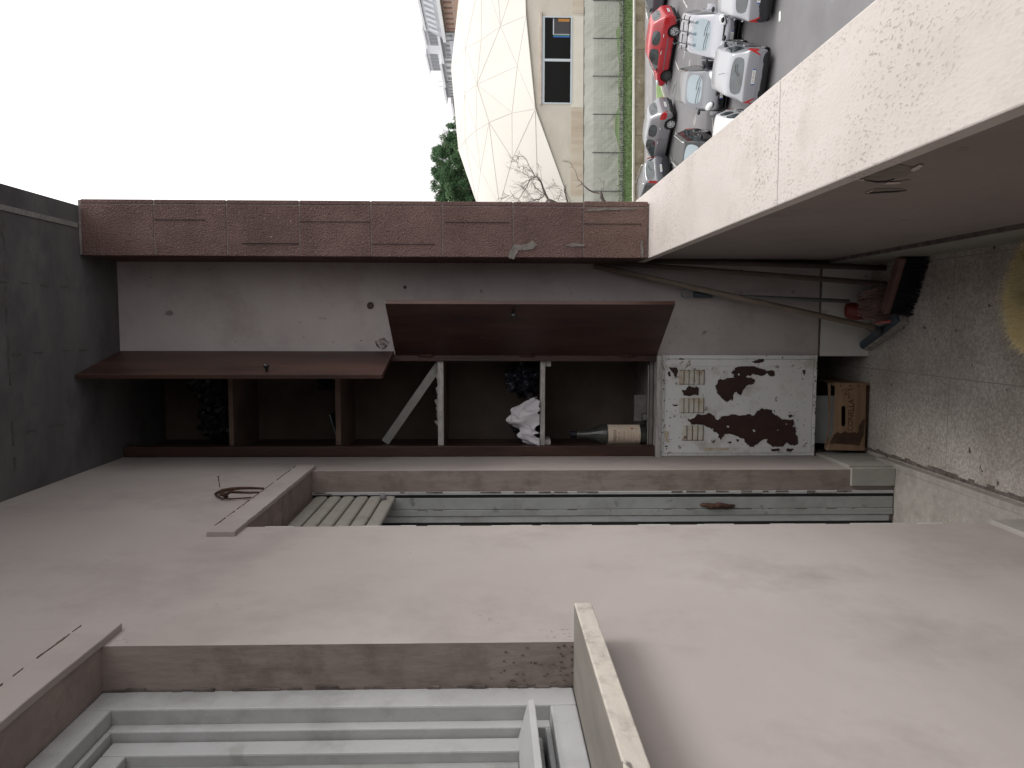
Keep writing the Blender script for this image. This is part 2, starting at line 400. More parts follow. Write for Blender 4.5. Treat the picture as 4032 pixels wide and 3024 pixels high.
def flatpoly(polys, m, name, parent, fn, thick):
    """triangulated jagged patches; fn maps 2D to 3D, thick: vector"""
    if len(polys) > 1:
        for poly in polys: o = flatpoly([poly], m, name, parent, fn, thick)
        return o
    bm = bmesh.new()
    for poly in polys:
        vs = [bm.verts.new(fn(*p)) for p in poly]
        es = [bm.edges.new((vs[i], vs[(i + 1) % len(vs)])) for i in range(len(vs))]
        bmesh.ops.triangle_fill(bm, use_beauty=True, edges=es)
    r = bmesh.ops.extrude_face_region(bm, geom=bm.faces[:])
    bmesh.ops.translate(bm, vec=Vector(thick), verts=[v for v in r['geom'] if isinstance(v, bmesh.types.BMVert)])
    bmesh.ops.recalc_face_normals(bm, faces=bm.faces)
    me = bpy.data.meshes.new(name); bm.to_mesh(me); bm.free(); me.materials.append(m)
    o = bpy.data.objects.new(name, me); sc.collection.objects.link(o)
    if parent is not None: o.parent = parent
    return o
# ================================================================== BALCONY SHELL
WX, EY, CZ = -.54, 3.1, 3.01      # house wall plane, end wall plane, ceiling
PY = 2.82                         # pillar front
DY0, DY1, DZ = 2.02, 2.79, 2.19   # door opening
WY0, WY1, WZ0, WZ1 = -.05, 1.265, 1.385, 2.19
BACK = -1.7

fl = MB().box(-.62, .26, BACK, 3.1, -.2, 0).build('balcony_floor', terrazzo); fl['kind'] = 'structure'
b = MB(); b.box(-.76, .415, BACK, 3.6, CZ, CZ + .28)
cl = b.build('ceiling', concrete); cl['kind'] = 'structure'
# rough band and board joints on the soffit
b = MB()
b.box(.335, .352, BACK, 2.815, CZ - .004, CZ + .002)
o = b.build('drip_band', concrete_edge, cl)
b = MB()
for yy in (2.38, 1.9, 1.3):
    yy += .01
    pts = [(x, yy + random.uniform(-.004, .004)) for x in np.linspace(-.53, .33, 24)]
    for i in range(23):
        if random.random() < .25: continue
        w_ = random.uniform(.0015, .006)
        b.box(pts[i][0], pts[i + 1][0] + .002, pts[i][1] - w_, pts[i][1] + w_, CZ - .002, CZ + .001)
for xx in (-.35, -.1, .12):
    for i in range(30):
        y0 = 1.2 + i * .055
        if random.random() < .55: continue
        b.box(xx - .002 + random.uniform(-.004, .004), xx + .003, y0, y0 + .05, CZ - .0015, CZ + .001)
b.build('board_mark', mat('board_mark_dark', (.05, .05, .05), (.09, .085, .08), scale=20, rough=1), cl)

# ---- house wall with two openings
def gridwall(ys, zs, holes, x, name, m, wobble=0):
    b = MB()
    for i in range(len(ys) - 1):
        for j in range(len(zs) - 1):
            cy = (ys[i] + ys[i + 1]) / 2; cz = (zs[j] + zs[j + 1]) / 2
            if any(h[0] < cy < h[1] and h[2] < cz < h[3] for h in holes): continue
            b.quad((x, ys[i], zs[j]), (x, ys[i + 1], zs[j]), (x, ys[i + 1], zs[j + 1]), (x, ys[i], zs[j + 1]))
    return b
ys = [BACK, WY0, WY1, DY0, DY1, 3.5]; zs = [-.2, WZ0, DZ, CZ + .01]
b = gridwall(ys, zs, [(WY0, WY1, WZ0, WZ1), (DY0, DY1, -.2, DZ)], WX, '', None)
b.quad((-.84, BACK, -.2), (-.84, 3.5, -.2), (-.84, 3.5, CZ + .01), (-.84, BACK, CZ + .01))
hw = b.build('house_wall', plaster)
bm = bmesh.new(); bm.from_mesh(hw.data); bmesh.ops.remove_doubles(bm, verts=bm.verts, dist=1e-4); bm.to_mesh(hw.data); bm.free()
tag(hw, 'long pink plastered house wall with a door opening and a window opening', 'wall')
b = MB()
def reveal(b, y0, y1, z0, z1, x0, x1):
    b.quad((x0, y0, z0), (x1, y0, z0), (x1, y0, z1), (x0, y0, z1))
    b.quad((x0, y1, z0), (x1, y1, z0), (x1, y1, z1), (x0, y1, z1))
    b.quad((x0, y0, z1), (x1, y0, z1), (x1, y1, z1), (x0, y1, z1))
reveal(b, DY0, DY1, -.2, DZ, WX, -.80)
reveal(b, WY0, WY1, WZ0, WZ1, WX, -.80)
b.quad((WX, WY0, WZ0), (-.80, WY0, WZ0), (-.80, WY1, WZ0), (WX, WY1, WZ0))
b.build('reveal', plaster_reveal, hw)


def band(y0, y1, z0, z1, seed):
    """slightly proud plaster band with uneven edges above an opening"""
    rnd = random.Random(seed); n = 40; vs = []; fs = []
    for i in range(n + 1):
        y = y0 + (y1 - y0) * i / n
        a = rnd.uniform(-.0012, .0012); c = rnd.uniform(-.002, .002)
        vs += [(WX - .001, y, z0 + a), (WX + .013, y, z0 + a), (WX + .013, y, z1 + c), (WX - .001, y, z1 + c + .002)]
    for i in range(n):
        k = i * 4
        for q in range(4):
            fs.append((k + q, k + (q + 1) % 4, k + 4 + (q + 1) % 4, k + 4 + q))
    fs += [(0, 1, 2, 3), (n * 4 + 3, n * 4 + 2, n * 4 + 1, n * 4)]
    return MB().add(vs, fs)
band(1.93, 2.84, DZ - .003, 2.256, 1).build('lintel_band', plaster, hw, bevel=.002)
band(WY0 - .08, 1.335, WZ1 - .003, 2.252, 2).build('lintel_band', plaster, hw, bevel=.002)
b = MB(); rnd = random.Random(55)
for (y0, y1, zt_) in ((1.95, 2.82, 2.256), (WY0 - .06, 1.32, 2.252)):
    y = y0
    while y < y1:
        l_ = rnd.uniform(.004, .03)
        if rnd.random() < .72: b.box(WX - .002, WX + .0145, y, y + l_, zt_ - rnd.uniform(.0, .001), zt_ + rnd.uniform(.0003, .0018))
        y += l_
b.build('crack', mat('crack_brown', (.13, .09, .08), (.24, .19, .17), scale=60, rough=1), hw)['kind'] = 'stuff'
# crumbly paint lines along door arris and jambs
b = MB(); rnd = random.Random(5)
z = .10
while z < 2.1:
    h = rnd.uniform(.02, .09)
    if rnd.random() < .7:
        b.box(WX - .004, WX + rnd.uniform(.0006, .0016), DY0 - rnd.uniform(.001, .004), DY0 + rnd.uniform(.0002, .0022), z, z + h)
    z += h
b.build('chipped_arris', mat('bare_plaster_white', (.50, .49, .48), rough=.9), hw)
# hairline cracks, scuffs
b = MB()
def scuff(b, y, z, ly, lz, n=5, x=WX):
    for k in range(n):
        yy = y + rnd.uniform(-ly, ly); zz = z + rnd.uniform(-lz, lz); s_ = rnd.uniform(.0006, .0022)
        b.box(x - .001, x + .0005, yy - s_ * rnd.uniform(.3, 1), yy + s_ * rnd.uniform(.3, 1), zz - s_ * rnd.uniform(.3, 2.5), zz + s_ * rnd.uniform(.3, 2.5))
scuff(b, 1.43, 2.05, .04, .05, 6); scuff(b, 1.36, 1.55, .05, .03, 8); scuff(b, 1.3, 1.42, .02, .04, 14); scuff(b, 1.7, 1.8, .1, .1, 5); scuff(b, 2.3, 2.4, .2, .1, 6)
scuff(b, 1.3, 2.2, .03, .05, 9); scuff(b, 1.5, 1.0, .12, .06, 4)
b.build('scuff_mark', mat('scuff_grey', (.30, .25, .24), (.38, .33, .32), scale=30, rough=1), hw)
# skirting on house wall (far piece, wraps the jamb) and near piece
b = MB(); b.box(WX - .001, WX + .013, 2.80, 3.098, 0, .20); b.box(-.60, WX + .006, DY1 - .012, DY1 + .01, .037, .20)
b.build('skirting', skirt_m, hw, bevel=.0015)
b = MB(); b.box(WX - .001, WX + .013, BACK, DY0 - .01, 0, .185)
b.build('skirting', skirt_m, hw, bevel=.0015)
# marble threshold and dirt joint
b = MB(); b.box(-.541, -.517, 1.2, 2.93, 0, .036); b.box(-.80, -.541, DY0 + .001, DY1 - .001, 0, .036)
th = b.build('threshold', mat('step_stone', (.27, .245, .222), (.34, .312, .288), stain=(7, .48, .7, (.21, .19, .17)), scale=30, rough=.7, speck=(.42, .39, .36), sscale=110, samt=.02), bevel=.002); tag(th, 'low grey stone threshold strip along the foot of the house wall by the door', 'threshold')
b = MB(); rnd = random.Random(9); y = BACK
while y < 3.08:
    s_ = rnd.uniform(.02, .05); b.box(-.513, -.513 + rnd.uniform(.008, .02), y, y + s_, -.001, .0025); y += s_
b.build('dirt_joint', dirt, th)

# ---- end wall with alcove
b = MB(); b.box(-.127, .25, EY, 3.52, -.2, CZ + .005)
ew = b.build('end_wall', plaster_end); tag(ew, 'narrow plastered end wall beside the tall brown cupboard', 'wall')
b = MB(); b.box(-.127 - .004, .245, EY - .012, EY + .001, 0, .20)
b.build('skirting', marble, ew, bevel=.0015)
b = MB(); b.box(-.127, .245, EY - .009, EY - .001, .2, .206); b.build('dirt_line', dirt, ew)
def plug(x, z, r, depth=.012):
    b = MB().lathe([(r * 1.0, 0), (r * 1.15, -.003), (r * .8, -.0035), (r * .55, -.001)], (x, EY - .001, z), 'Y', 14)
    return b
p = at(1598, 1131 + 0, Y=EY); 
for (px, py, r) in ((1595, 1131, .0062), (1459, 1203, .012)):
    q = at(px, py, Y=EY)
    plug(q.x, q.z, r).build('wall_plug', mat('plug_dark', (.06, .04, .035), (.12, .08, .07), scale=80, rough=.9), ew)
# crumbling hole with flaked ring
q = at(1505, 1352, Y=EY); rnd = random.Random(3)
b = MB()
for k in range(26):
    a = k / 26 * 2 * pi; r = .016 + rnd.uniform(-.004, .006)
    cx, cz = q.x + cos(a) * r, q.z + sin(a) * r * 1.2; s_ = rnd.uniform(.002, .005)
    b.box(cx - s_, cx + s_, EY - .002, EY + .001, cz - s_ * .7, cz + s_ * .7)
b.box(q.x - .006, q.x + .006, EY - .004, EY, q.z - .009, q.z + .009)
b.build('crumbled_plaster', mat('crumble', (.14, .11, .10), (.28, .23, .22), scale=60, rough=1), ew)
b = MB()
for _ in range(26):
    x = rnd.uniform(-.09, .22); z = rnd.uniform(.3, 2.9); s_ = rnd.uniform(.0008, .0022)
    b.box(x - s_, x + s_, EY - .0008, EY + .001, z - s_ * rnd.uniform(.6, 2), z + s_ * rnd.uniform(.6, 2))
b.build('speck', mat('speck_dark', (.10, .07, .07), rough=1), ew)
# alcove walls behind everything
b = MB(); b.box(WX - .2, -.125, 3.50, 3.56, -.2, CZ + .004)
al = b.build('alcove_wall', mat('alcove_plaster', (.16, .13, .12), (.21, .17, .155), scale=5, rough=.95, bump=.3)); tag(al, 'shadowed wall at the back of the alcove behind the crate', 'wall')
b = MB(); b.box(-.54, -.127, 3.1, 3.5, -.1, -.0005); b.build('alcove_floor', terrazzo, al)

b = MB(); b.box(-.84, .47, BACK - .2, BACK, -.6, CZ + .003); nw = b.build('wall_behind_camera', plaster_end); nw['kind'] = 'structure'  # unseen wall added behind the camera to keep sky light off the end wall
# ---- parapet with coping
b = MB(); b.box(.253, .47, BACK, 3.3, -.6, .931)
pa = b.build('parapet', plaster_par); tag(pa, 'solid pinkish balcony parapet with pale stone coping along its top', 'parapet')
joints = [2.70, 1.62, .55, -.55, -1.7]  # replaced below
jy = at(3064, 600, Z=.962).y
prev = PY - .001 + .0
yy = [3.28, jy, jy - 1.35, BACK]
for i in range(3):
    b = MB(); b.box(.237, .486, yy[i + 1] + .0012, yy[i] - .0012, .932, .962)
    b.build('coping_slab', travertine, pa, bevel=.003)
b = MB(); b.box(.240, .483, jy - .0011, jy + .0011, .933, .9605); b.build('coping_joint', mortar, pa)
b = MB(); b.box(.238, .254, BACK, EY - .013, 0, .196); b.build('skirting', mat('dim_marble', (.20, .19, .17), (.25, .24, .215), scale=6, rough=.5), pa, bevel=.0015)
b = MB(); b.box(.2405, .253, BACK, EY - .013, .1965, .203); b.build('dirt_line', dirt, pa)
# broken plaster patches on the inner face (traced): deeper grey render showing
def pf(px, py):
    q = at(px, py, X=.2525); return (q.x, q.y, q.z)
def C7(x, y): return (3350 + x / 3.2434, 600 + y / 3.2434)
patch1 = [(60, 350), (170, 345), (215, 370), (330, 378), (460, 372), (560, 335), (700, 300), (790, 245), (900, 165), (780, 185), (600, 140), (470, 160), (300, 215), (205, 285), (260, 300), (160, 325)]
patch2 = [(190, 522), (290, 520), (420, 505), (600, 500), (715, 480), (640, 460), (500, 452), (330, 460), (250, 490)]
patch3 = [(640, 372), (760, 352), (740, 342), (650, 358)]
for k, pt in enumerate((patch1, patch2, patch3)):
    P = [C7(*p) for p in jag(pt, 4, 4, k)]
    flatpoly([P], mat('exposed_render', (.13, .115, .10), (.19, .165, .145), scale=18, rough=1, bump=.8), 'broken_plaster', pa, pf, (-.0006, 0, 0))
flake1 = [(760, 225), (790, 200), (880, 150), (925, 160), (880, 200), (800, 238)]
flake2 = [(420, 400), (480, 378), (640, 375), (620, 392), (500, 402)]
flake3 = [(190, 515), (300, 462), (250, 500), (215, 518)]
flake4 = [(60, 345), (165, 340), (170, 360)]
def pf2(px, py):
    q = at(px, py, X=.2515); return (q.x, q.y, q.z)
flatpoly([[C7(*p) for p in jag(f, 2, 3, 30 + i)] for i, f in enumerate((flake1, flake2, flake3, flake4))], mat('flake_edge', (.44, .38, .36), rough=.9), 'plaster_flake', pa, pf2, (-.001, 0, 0))
edge1 = [(170, 345), (330, 382), (460, 372), (560, 330), (540, 345), (450, 362), (330, 368), (230, 355)]
edge2 = [(190, 524), (420, 512), (600, 502), (715, 482), (600, 490), (400, 498), (250, 512)]
flatpoly([[C7(*p) for p in jag(f, 2, 3, 40 + i)] for i, f in enumerate((edge1, edge2))], dark_void, 'plaster_crack', pa, pf2, (-.0012, 0, 0))

# ---- pillar clad in rough red tiles
pl = thing('tiled_pillar', 'square balcony pillar clad in rough dark red tiles', 'pillar', (0.34, 2.95, .96))
PX0, PX1 = .238, .437
def local(b, o):
    ob = o; mx = Matrix.Translation(-Vector(o.location)); b.v = [tuple(mx @ Vector(v)) for v in b.v]; return b
b = MB(); b.box(PX0 + .003, PX1 - .003, PY + .0035, 3.3, .9635, 3.008); local(b, pl).build('core', mortar, pl)
zj = [3.000, 2.742, 2.485, 2.226, 1.970, 1.713, 1.4575, 1.2015, .9655]
gx = {0: None, 1: (.366, 0, .72), 2: (.284, .2, 1), 3: (.362, 0, 1), 4: (.284, 0, .9), 5: (.363, .02, .95), 6: None, 7: (.360, 0, .9)}
rnd = random.Random(11)
for i in range(8):
    z1, z0 = zj[i] - .0015, zj[i + 1] + .0015
    mm = brickred2 if i in (7,) else brickred
    b = MB(); b.box(PX0, PX1 - .0175, PY + rnd.uniform(0, .002), PY + .02, z0, z1)
    local(b, pl).build('tile', mm, pl, bevel=.0025)
    b = MB(); b.box(PX1 - .0155, PX1 + (.004 if i == 7 else 0), PY + .001, 3.3, z0, z1)
    local(b, pl).build('edge_tile', mm, pl, bevel=.003)
    if gx[i]:
        g, a, c = gx[i]; n = 10; h = z1 - z0; pts = []
        b = MB()
        b.box(g - .0009, g + .0009, PY - .0008, PY + .004, z1 - c * h, z1 - a * h)
        local(b, pl).build('saw_cut', dark_void, pl)
# inner side tiles (towards the house)
for i in range(8):
    b = MB(); b.box(PX0 - .0, PX0 + .005, PY + .021, 3.098, zj[i + 1] + .0015, zj[i] - .0015)
    local(b, pl).build('side_tile', brickred, pl)
def pc(px, py):
    q = at(px, py, Y=PY - .0004); return tuple(q - Vector(pl.location))
def C5(x, y): return (1450 + x / 1.8433, 750 + y / 1.8433)
s1 = [(1050, 395), (1150, 392), (1190, 360), (1215, 385), (1225, 395), (1200, 420), (1150, 432), (1090, 435), (1075, 460), (1060, 498), (1018, 490), (1025, 440), (1045, 415)]
s2 = [(1420, 402), (1450, 390), (1500, 378), (1550, 388), (1575, 392), (1560, 405), (1480, 408)]
s3 = [(1570, 148), (1600, 135), (1700, 130), (1850, 128), (1955, 130), (1940, 140), (1800, 142), (1700, 143), (1600, 150)]
s4 = [(1975, 370), (1995, 360), (1996, 490), (1985, 488), (1975, 440)]
flatpoly([[C5(*p) for p in jag(f, 3, 4, 50 + i)] for i, f in enumerate((s1, s2, s3, s4))], cementpatch, 'cement_smear', pl, pc, (0, -.0012, 0))

# ================================================================== TALL CUPBOARD IN THE ALCOVE
cup = thing('tall_cupboard', 'tall dark brown cupboard with two open doors built into the balcony end wall', 'cupboard', (-.335, 3.1, .86))
def cb(b, name, m, parent=cup, **k):
    b.v = [tuple(Vector(v) - Vector(cup.location)) for v in b.v]; return b.build(name, m, parent, **k)
cb(MB().box(-.153, -.1272, 3.085, 3.128, .87, 3.005), 'stile', wood_dark, bevel=.002)
cb(MB().box(-.5385, -.497, 3.085, 3.128, .87, 3.005), 'stile', wood_dark, bevel=.002)
cb(MB().box(-.1395, -.1285, 3.13, 3.49, .87, 3.0), 'side_panel', wood_in)
cb(MB().box(-.5385, -.5275, 3.13, 3.49, .87, 3.0), 'side_panel', wood_in)
cb(MB().box(-.527, -.14, 3.478, 3.488, .87, 3.0), 'back_panel', cab_back)
for (z0, z1, m_, yf) in ((2.585, 2.604, shelf_m, 3.14), (2.150, 2.172, shelf_m, 3.14), (1.729, 1.752, shelf_edge, 3.105), (1.3175, 1.3365, shelf_edge, 3.105)):
    if m_ is shelf_edge:
        b = MB(); b.mi = 0; b.box(-.4965, -.1535, yf, yf + .014, z0, z1); b.mi = 1; b.box(-.527, -.14, 3.13 if yf > 3.12 else yf + .0142, 3.476, z0 + .0005, z1 - .0005)
        cb(b, 'shelf', [shelf_edge, shelf_m], bevel=.0012)
    else:
        cb(MB().box(-.527, -.14, yf, 3.476, z0, z1), 'shelf', shelf_m, bevel=.0012)
cb(MB().box(-.528, -.14, 3.13, 3.476, .871, .885), 'bottom_board', mat('grey_worn_board', (.13, .12, .11), (.2, .185, .17), scale=12, rough=.8))
cb(MB().box(-.545, -.128, 3.072, 3.1295, .847, .8685), 'front_board', shelf_edge, bevel=.0015)
for xx in ((-.175, -.154), (-.496, -.476)):
    cb(MB().box(xx[0], xx[1], 3.118, 3.20, 1.293, 1.3165), 'shelf_support', shelf_edge)
# doors
def door(h, f, z0, z1, name_label, th=.016, knob=None):
    h = Vector(h); f = Vector(f); d = (f - h).normalized(); n = Vector((-d.y, d.x, 0)) * th
    b = MB(); b.prism([(h.x, h.y, z0), (f.x, f.y, z0), (f.x, f.y, z1), (h.x, h.y, z1)], n)
    o = cb(b, 'door', wood_dark, bevel=.0015); o['label'] = name_label
    k, side = knob
    c = Vector((h.x, h.y, 0)) + d.to_3d() * k[0] * (f - h).length; nn = n.normalized()
    base = (c + (nn * th if side > 0 else Vector((0, 0, 0)))); out = nn * side
    pts = [base + out * t + Vector((0, 0, k[1])) for t in (0, .008, .014, .020, .027, .030)]
    for hz_ in (z0 + .12, (z0 + z1) / 2, z1 - .12): cb(MB().tube([(h.x, h.y - .004, hz_ - .03), (h.x, h.y - .004, hz_ + .03)], .0055, 8), 'hinge', iron_rust, o, smooth=True)
    cb(MB().tube(pts, [.005, .0045, .008, .0115, .010, .004], 14), 'knob', black_plastic, o, smooth=True)
    return o
door((-.1285, 3.09, 0), (-.2, 2.752, 0), 1.925, 3.004, 'upper cupboard door swung open', knob=((.88, 2.345), 1))
door((-.130, 3.083, 0), (.068, 2.79, 0), .868, 1.918, 'middle cupboard door swung wide open', knob=((.88, 1.455), -1))
# contents ------------------------------------------------------------
def blob(name, m, fn, nu=28, nv=18, smooth=True, parent=None):
    vs = []; fs = []
    for j in range(nv + 1):
        for i in range(nu):
            vs.append(fn(i / nu * 2 * pi, j / nv * pi))
    for j in range(nv):
        for i in range(nu):
            fs.append((j * nu + i, j * nu + (i + 1) % nu, (j + 1) * nu + (i + 1) % nu, (j + 1) * nu + i))
    return MB().add(vs, fs).build(name, m, parent, smooth=smooth)
from mathutils import noise as mnoise
def crumple(c, r, amp, fr, seed, zmin=None, ridged=True):
    c = Vector(c)
    def fn(u, v):
        d = Vector((cos(u) * sin(v), sin(u) * sin(v), cos(v)))
        p = d * fr + Vector((seed, seed * 2, 0))
        k = mnoise.fractal(p, .6, 2.2, 4)
        if ridged: k = (abs(k) - .3) * 1.7
        q = Vector((d.x * r[0], d.y * r[1], d.z * r[2])) * (1 + amp * k) + c
        if zmin is not None: q.z = max(q.z, zmin + .0006)
        return tuple(q)
    return fn
tag(blob('plastic_bag', bag_m, crumple((-.235, 3.26, 1.395), (.075, .10, .075), .38, 1.5, 3.1, 1.3365), 60, 40, smooth=False), 'crumpled shiny black plastic bag on the shelf beside the white cloth', 'plastic bag')
tag(blob('plastic_bag', bag_m, crumple((-.425, 3.30, 1.39), (.07, .08, .055), .35, 1.5, 8.3, 1.3365), 50, 34, smooth=False), 'black plastic bag bunched on the shelf behind the white cloth', 'plastic bag')
# white cloth draped: heap sheet
def cloth_obj():
    n = 46; vs = []; fs = []
    rnd = random.Random(4)
    for j in range(n):
        for i in range(n):
            u = i / (n - 1) - .5; v = j / (n - 1) - .5
            x = -.408 + u * .185 + .02 * mnoise.noise(Vector((u * 4, v * 4, 2)))
            y = 3.150 + v * .11 + .02 * mnoise.noise(Vector((u * 3, v * 3, 7)))
            rr = max(abs(u), abs(v)) * 2
            z = 1.342 + .085 * max(0, 1 - rr ** 2.2) * (1 + .5 * mnoise.noise(Vector((u * 3 + 5, v * 3, 0)))) + .045 * abs(mnoise.noise(Vector((u * 6, v * 6, 4)))) + .01 * abs(mnoise.noise(Vector((u * 16, v * 16, 4))))
            if v < -.3: z -= (-.3 - v) * .05; 
            vs.append((x, y, max(z, 1.3385)))
    for j in range(n - 1):
        for i in range(n - 1): fs.append((j * n + i, j * n + i + 1, (j + 1) * n + i + 1, (j + 1) * n + i))
    o = MB().add(vs, fs).build('cloth', cloth_m, smooth=True)
    s = o.modifiers.new('s', 'SOLIDIFY'); s.thickness = .002; s.offset = 1
    return o
tag(cloth_obj(), 'crumpled white cloth heaped on the middle shelf of the open cupboard', 'cloth')
# leaning aluminium profile in the compartment above
q0 = at(1450 + 480 / 1.8433, 1350 + 145 / 1.8433, Y=3.16); q1 = at(1450 + 45 / 1.8433, 1350 + 745 / 1.8433, Y=3.16)
q0 = Vector((-.158, 3.165, 1.756)); q1 = Vector((-.487, 3.165, 1.985))
b = MB(); dv = (q1 - q0).normalized(); nv = Vector((-dv.z, 0, dv.x))
for off, wd in ((-.0105, .006), (0, .005), (.0105, .006)):
    c0 = q0 + nv * (off + .012) + Vector((0, abs(off) * .5, 0)); c1 = q1 + nv * (off + .012) + Vector((0, abs(off) * .5, 0))
    b.prism([c0 - nv * wd, c1 - nv * wd, c1 + nv * wd, c0 + nv * wd], (0, .010 if off else .004, 0))
tag(b.build('metal_profile', alu), 'grey grooved metal strip leaning diagonally inside the cupboard', 'metal strip')
# torn paper curled along the shelf edge
def papers(x0, x1, y, z, seed, s=1):
    b = MB(); rnd = random.Random(seed); x = x0
    while x < x1:
        l = rnd.uniform(.02, .045); h = rnd.uniform(.004, .018)
        b.prism([(x, y, z), (x + l, y + .004, z), (x + l * .8, y + .004, z + h * s), (x + l * .3, y, z + h * .5 * s)], (0, .02, 0))
        x += l * .8
    return b
tag(papers(-.42, -.22, 3.125, 1.7525, 1).build('torn_paper', mat('aged_paper', (.36, .31, .29), rough=.9)), 'torn aged paper scraps on the shelf behind the leaning metal strip', 'paper')
# wine bottle
bx = at(2400, 1710, Y=3.19).x; bz = .8853
bo = thing('wine_bottle', 'dark wine bottle with a cream label at the bottom of the cupboard', 'bottle', (bx, 3.185, bz))
MB().lathe([(.036, .0), (.0425, .006), (.043, .16), (.043, .178), (.040, .195), (.032, .215), (.022, .24), (.0165, .262), (.0150, .285), (.0150, .300)], n=36).build('glass_body', bottle_glass, bo, smooth=True)
MB().lathe([(.0162, .293), (.0162, .318), (.0150, .320)], n=24).build('cap', mat('black_cap', (.01, .012, .02), rough=.4), bo)
vs = []; fs = []; n = 24
for i in range(n + 1):
    a = radians(-90 - 78 + 156 * i / n)
    vs += [(.0436 * cos(a), .0436 * sin(a), .032), (.0436 * cos(a), .0436 * sin(a), .166)]
for i in range(n): fs.append((2 * i, 2 * i + 2, 2 * i + 3, 2 * i + 1))
lb = MB().add(vs, fs).build('paper_label', paper, bo, smooth=True)
def ontext(s, size, z, m, par, sx=1, xo=0):
    # wrap text around the bottle
    cu = bpy.data.curves.new('t', 'FONT'); cu.body = s; cu.size = size; cu.align_x = 'CENTER'; cu.align_y = 'CENTER'; cu.extrude = 0
    ob = bpy.data.objects.new('t', cu); sc.collection.objects.link(ob)
    me = bpy.data.meshes.new_from_object(ob.evaluated_get(bpy.context.evaluated_depsgraph_get())); bpy.data.objects.remove(ob)
    me.name = 'lettering'; me.materials.clear(); me.materials.append(m)
    for v in me.vertices:
        a = radians(-90) + (v.co.x * sx + xo) / .0439; zz = v.co.y + z
        v.co = (.0439 * cos(a), .0439 * sin(a), zz)
    o = bpy.data.objects.new('lettering', me); sc.collection.objects.link(o); o.parent = par
ontext('HABANA', .021, .138, ink, lb, .62)
ontext('ROSSO 1998', .006, .122, ink, lb)
ontext('imbottigliato all origine', .0052, .115, ink_brown, lb)
ontext('VINO ROSSO', .009, .100, ink_brown, lb, .8)
ontext('da servire a temperatura', .005, .083, ink_brown, lb)
ontext('prodotto in Italia dalla cantina', .0044, .070, ink_brown, lb)
ontext('contiene solfiti', .0046, .061, ink_brown, lb)
ontext('0,75 L', .006, .049, ink, lb, 1, -.026)
ontext('12 %', .006, .049, ink, lb, 1, .028)
ontext('Lotto 27', .005, .038, ink_red, lb)
MB().add([(.0440 * cos(radians(-52 + a)), .0440 * sin(radians(-52 + a)), z_) for a in (0, 8) for z_ in (.062, .071)], [(0, 1, 3, 2)]).build('red_mark', ink_red, lb)
# odds and ends on the bottom board
b = MB(); b.tube([(-.17, 3.14, .889), (-.50, 3.135, .889)], .0025, 6)
tag(b.build('thin_rod', alu), 'thin grey rod lying along the front edge of the cupboard bottom', 'rod')
b = MB(); b.box(-.40, -.375, 3.15, 3.20, .8853, .905); b.lathe([(.009, 0), (.009, .006)], (-.388, 3.149, .897), 'Y', 12); b.box(-.41, -.30, 3.20, 3.205, .8853, .935)
tag(b.build('door_lock', mat('old_metal', (.12, .115, .11), (.2, .19, .18), scale=20, rough=.6)), 'small dusty metal lock lying on the cupboard bottom next to the wine bottle', 'lock')
# glass pane and dark jumble on the two upper shelves
b = MB(); b.prism([(-.48, 3.19, 2.175), (-.38, 3.19, 2.205), (-.38, 3.19, 2.208), (-.48, 3.19, 2.178)], (0, .2, 0))
tag(b.build('glass_plate', mat('green_glass_edge', (.10, .20, .18), rough=.1, spec=.8)), 'thin greenish glass plate lying tilted on a dark upper shelf', 'glass plate')
for k, (x, y, z, r, s) in enumerate(((-.25, 3.28, 2.70, (.10, .09, .10), 11.3), (-.42, 3.3, 2.69, (.08, .09, .085), 14.1), (-.22, 3.3, 2.23, (.06, .07, .055), 17.7))):
    tag(blob('plastic_bag', bag_m, crumple((x, y, z), r, .3, 1.5, s, (2.604, 2.604, 2.172)[k]), 40, 26, smooth=False),
        ('large dark bag on the top shelf of the cupboard nearest the open door', 'dark bag on the top shelf of the cupboard against the house wall side', 'small dark bag on the upper shelf above the leaning metal strip')[k], 'plastic bag')

# ================================================================== METAL CABINET WITH PEELING PAINT
mc = thing('metal_cabinet', 'white painted metal utility cabinet door with brown peeling patches and louvres', 'cabinet', (-.335, 3.1, .213))
def cm(b, name, m, parent=mc, **k):
    b.v = [tuple(Vector(v) - Vector(mc.location)) for v in b.v]; return b.build(name, m, parent, **k)
FX0, FX1 = -.5385, -.1275
b = MB(); b.box(FX0, FX1, 3.082, 3.13, .213, .2235); b.box(FX0, FX1, 3.082, 3.13, .835, .8465)
b.box(FX0, -.529, 3.084, 3.13, .2237, .8348); b.box(-.1425, FX1, 3.084, 3.13, .2237, .8348)
cm(b, 'frame', enamel, bevel=.001)
b = MB(); b.box(-.5275, -.144, 3.088, 3.104, .2255, .8335)
dr = cm(b, 'door', enamel, bevel=.0015)
cm(MB().box(-.5275, -.503, 3.0845, 3.0879, .2257, .8333), 'edge_moulding', enamel, dr, bevel=.001)
cm(MB().box(-.172, -.144, 3.0845, 3.0879, .2257, .8333), 'edge_moulding', enamel, dr, bevel=.001)
def C7b(x, y): return (2550 + x / 2.4578, 1350 + y / 2.4578)
def md(px, py):
    q = at(px, py, Y=3.0875); return tuple(q - Vector(mc.location))
def md2(px, py):
    q = at(px, py, Y=3.0842); return tuple(q - Vector(mc.location))
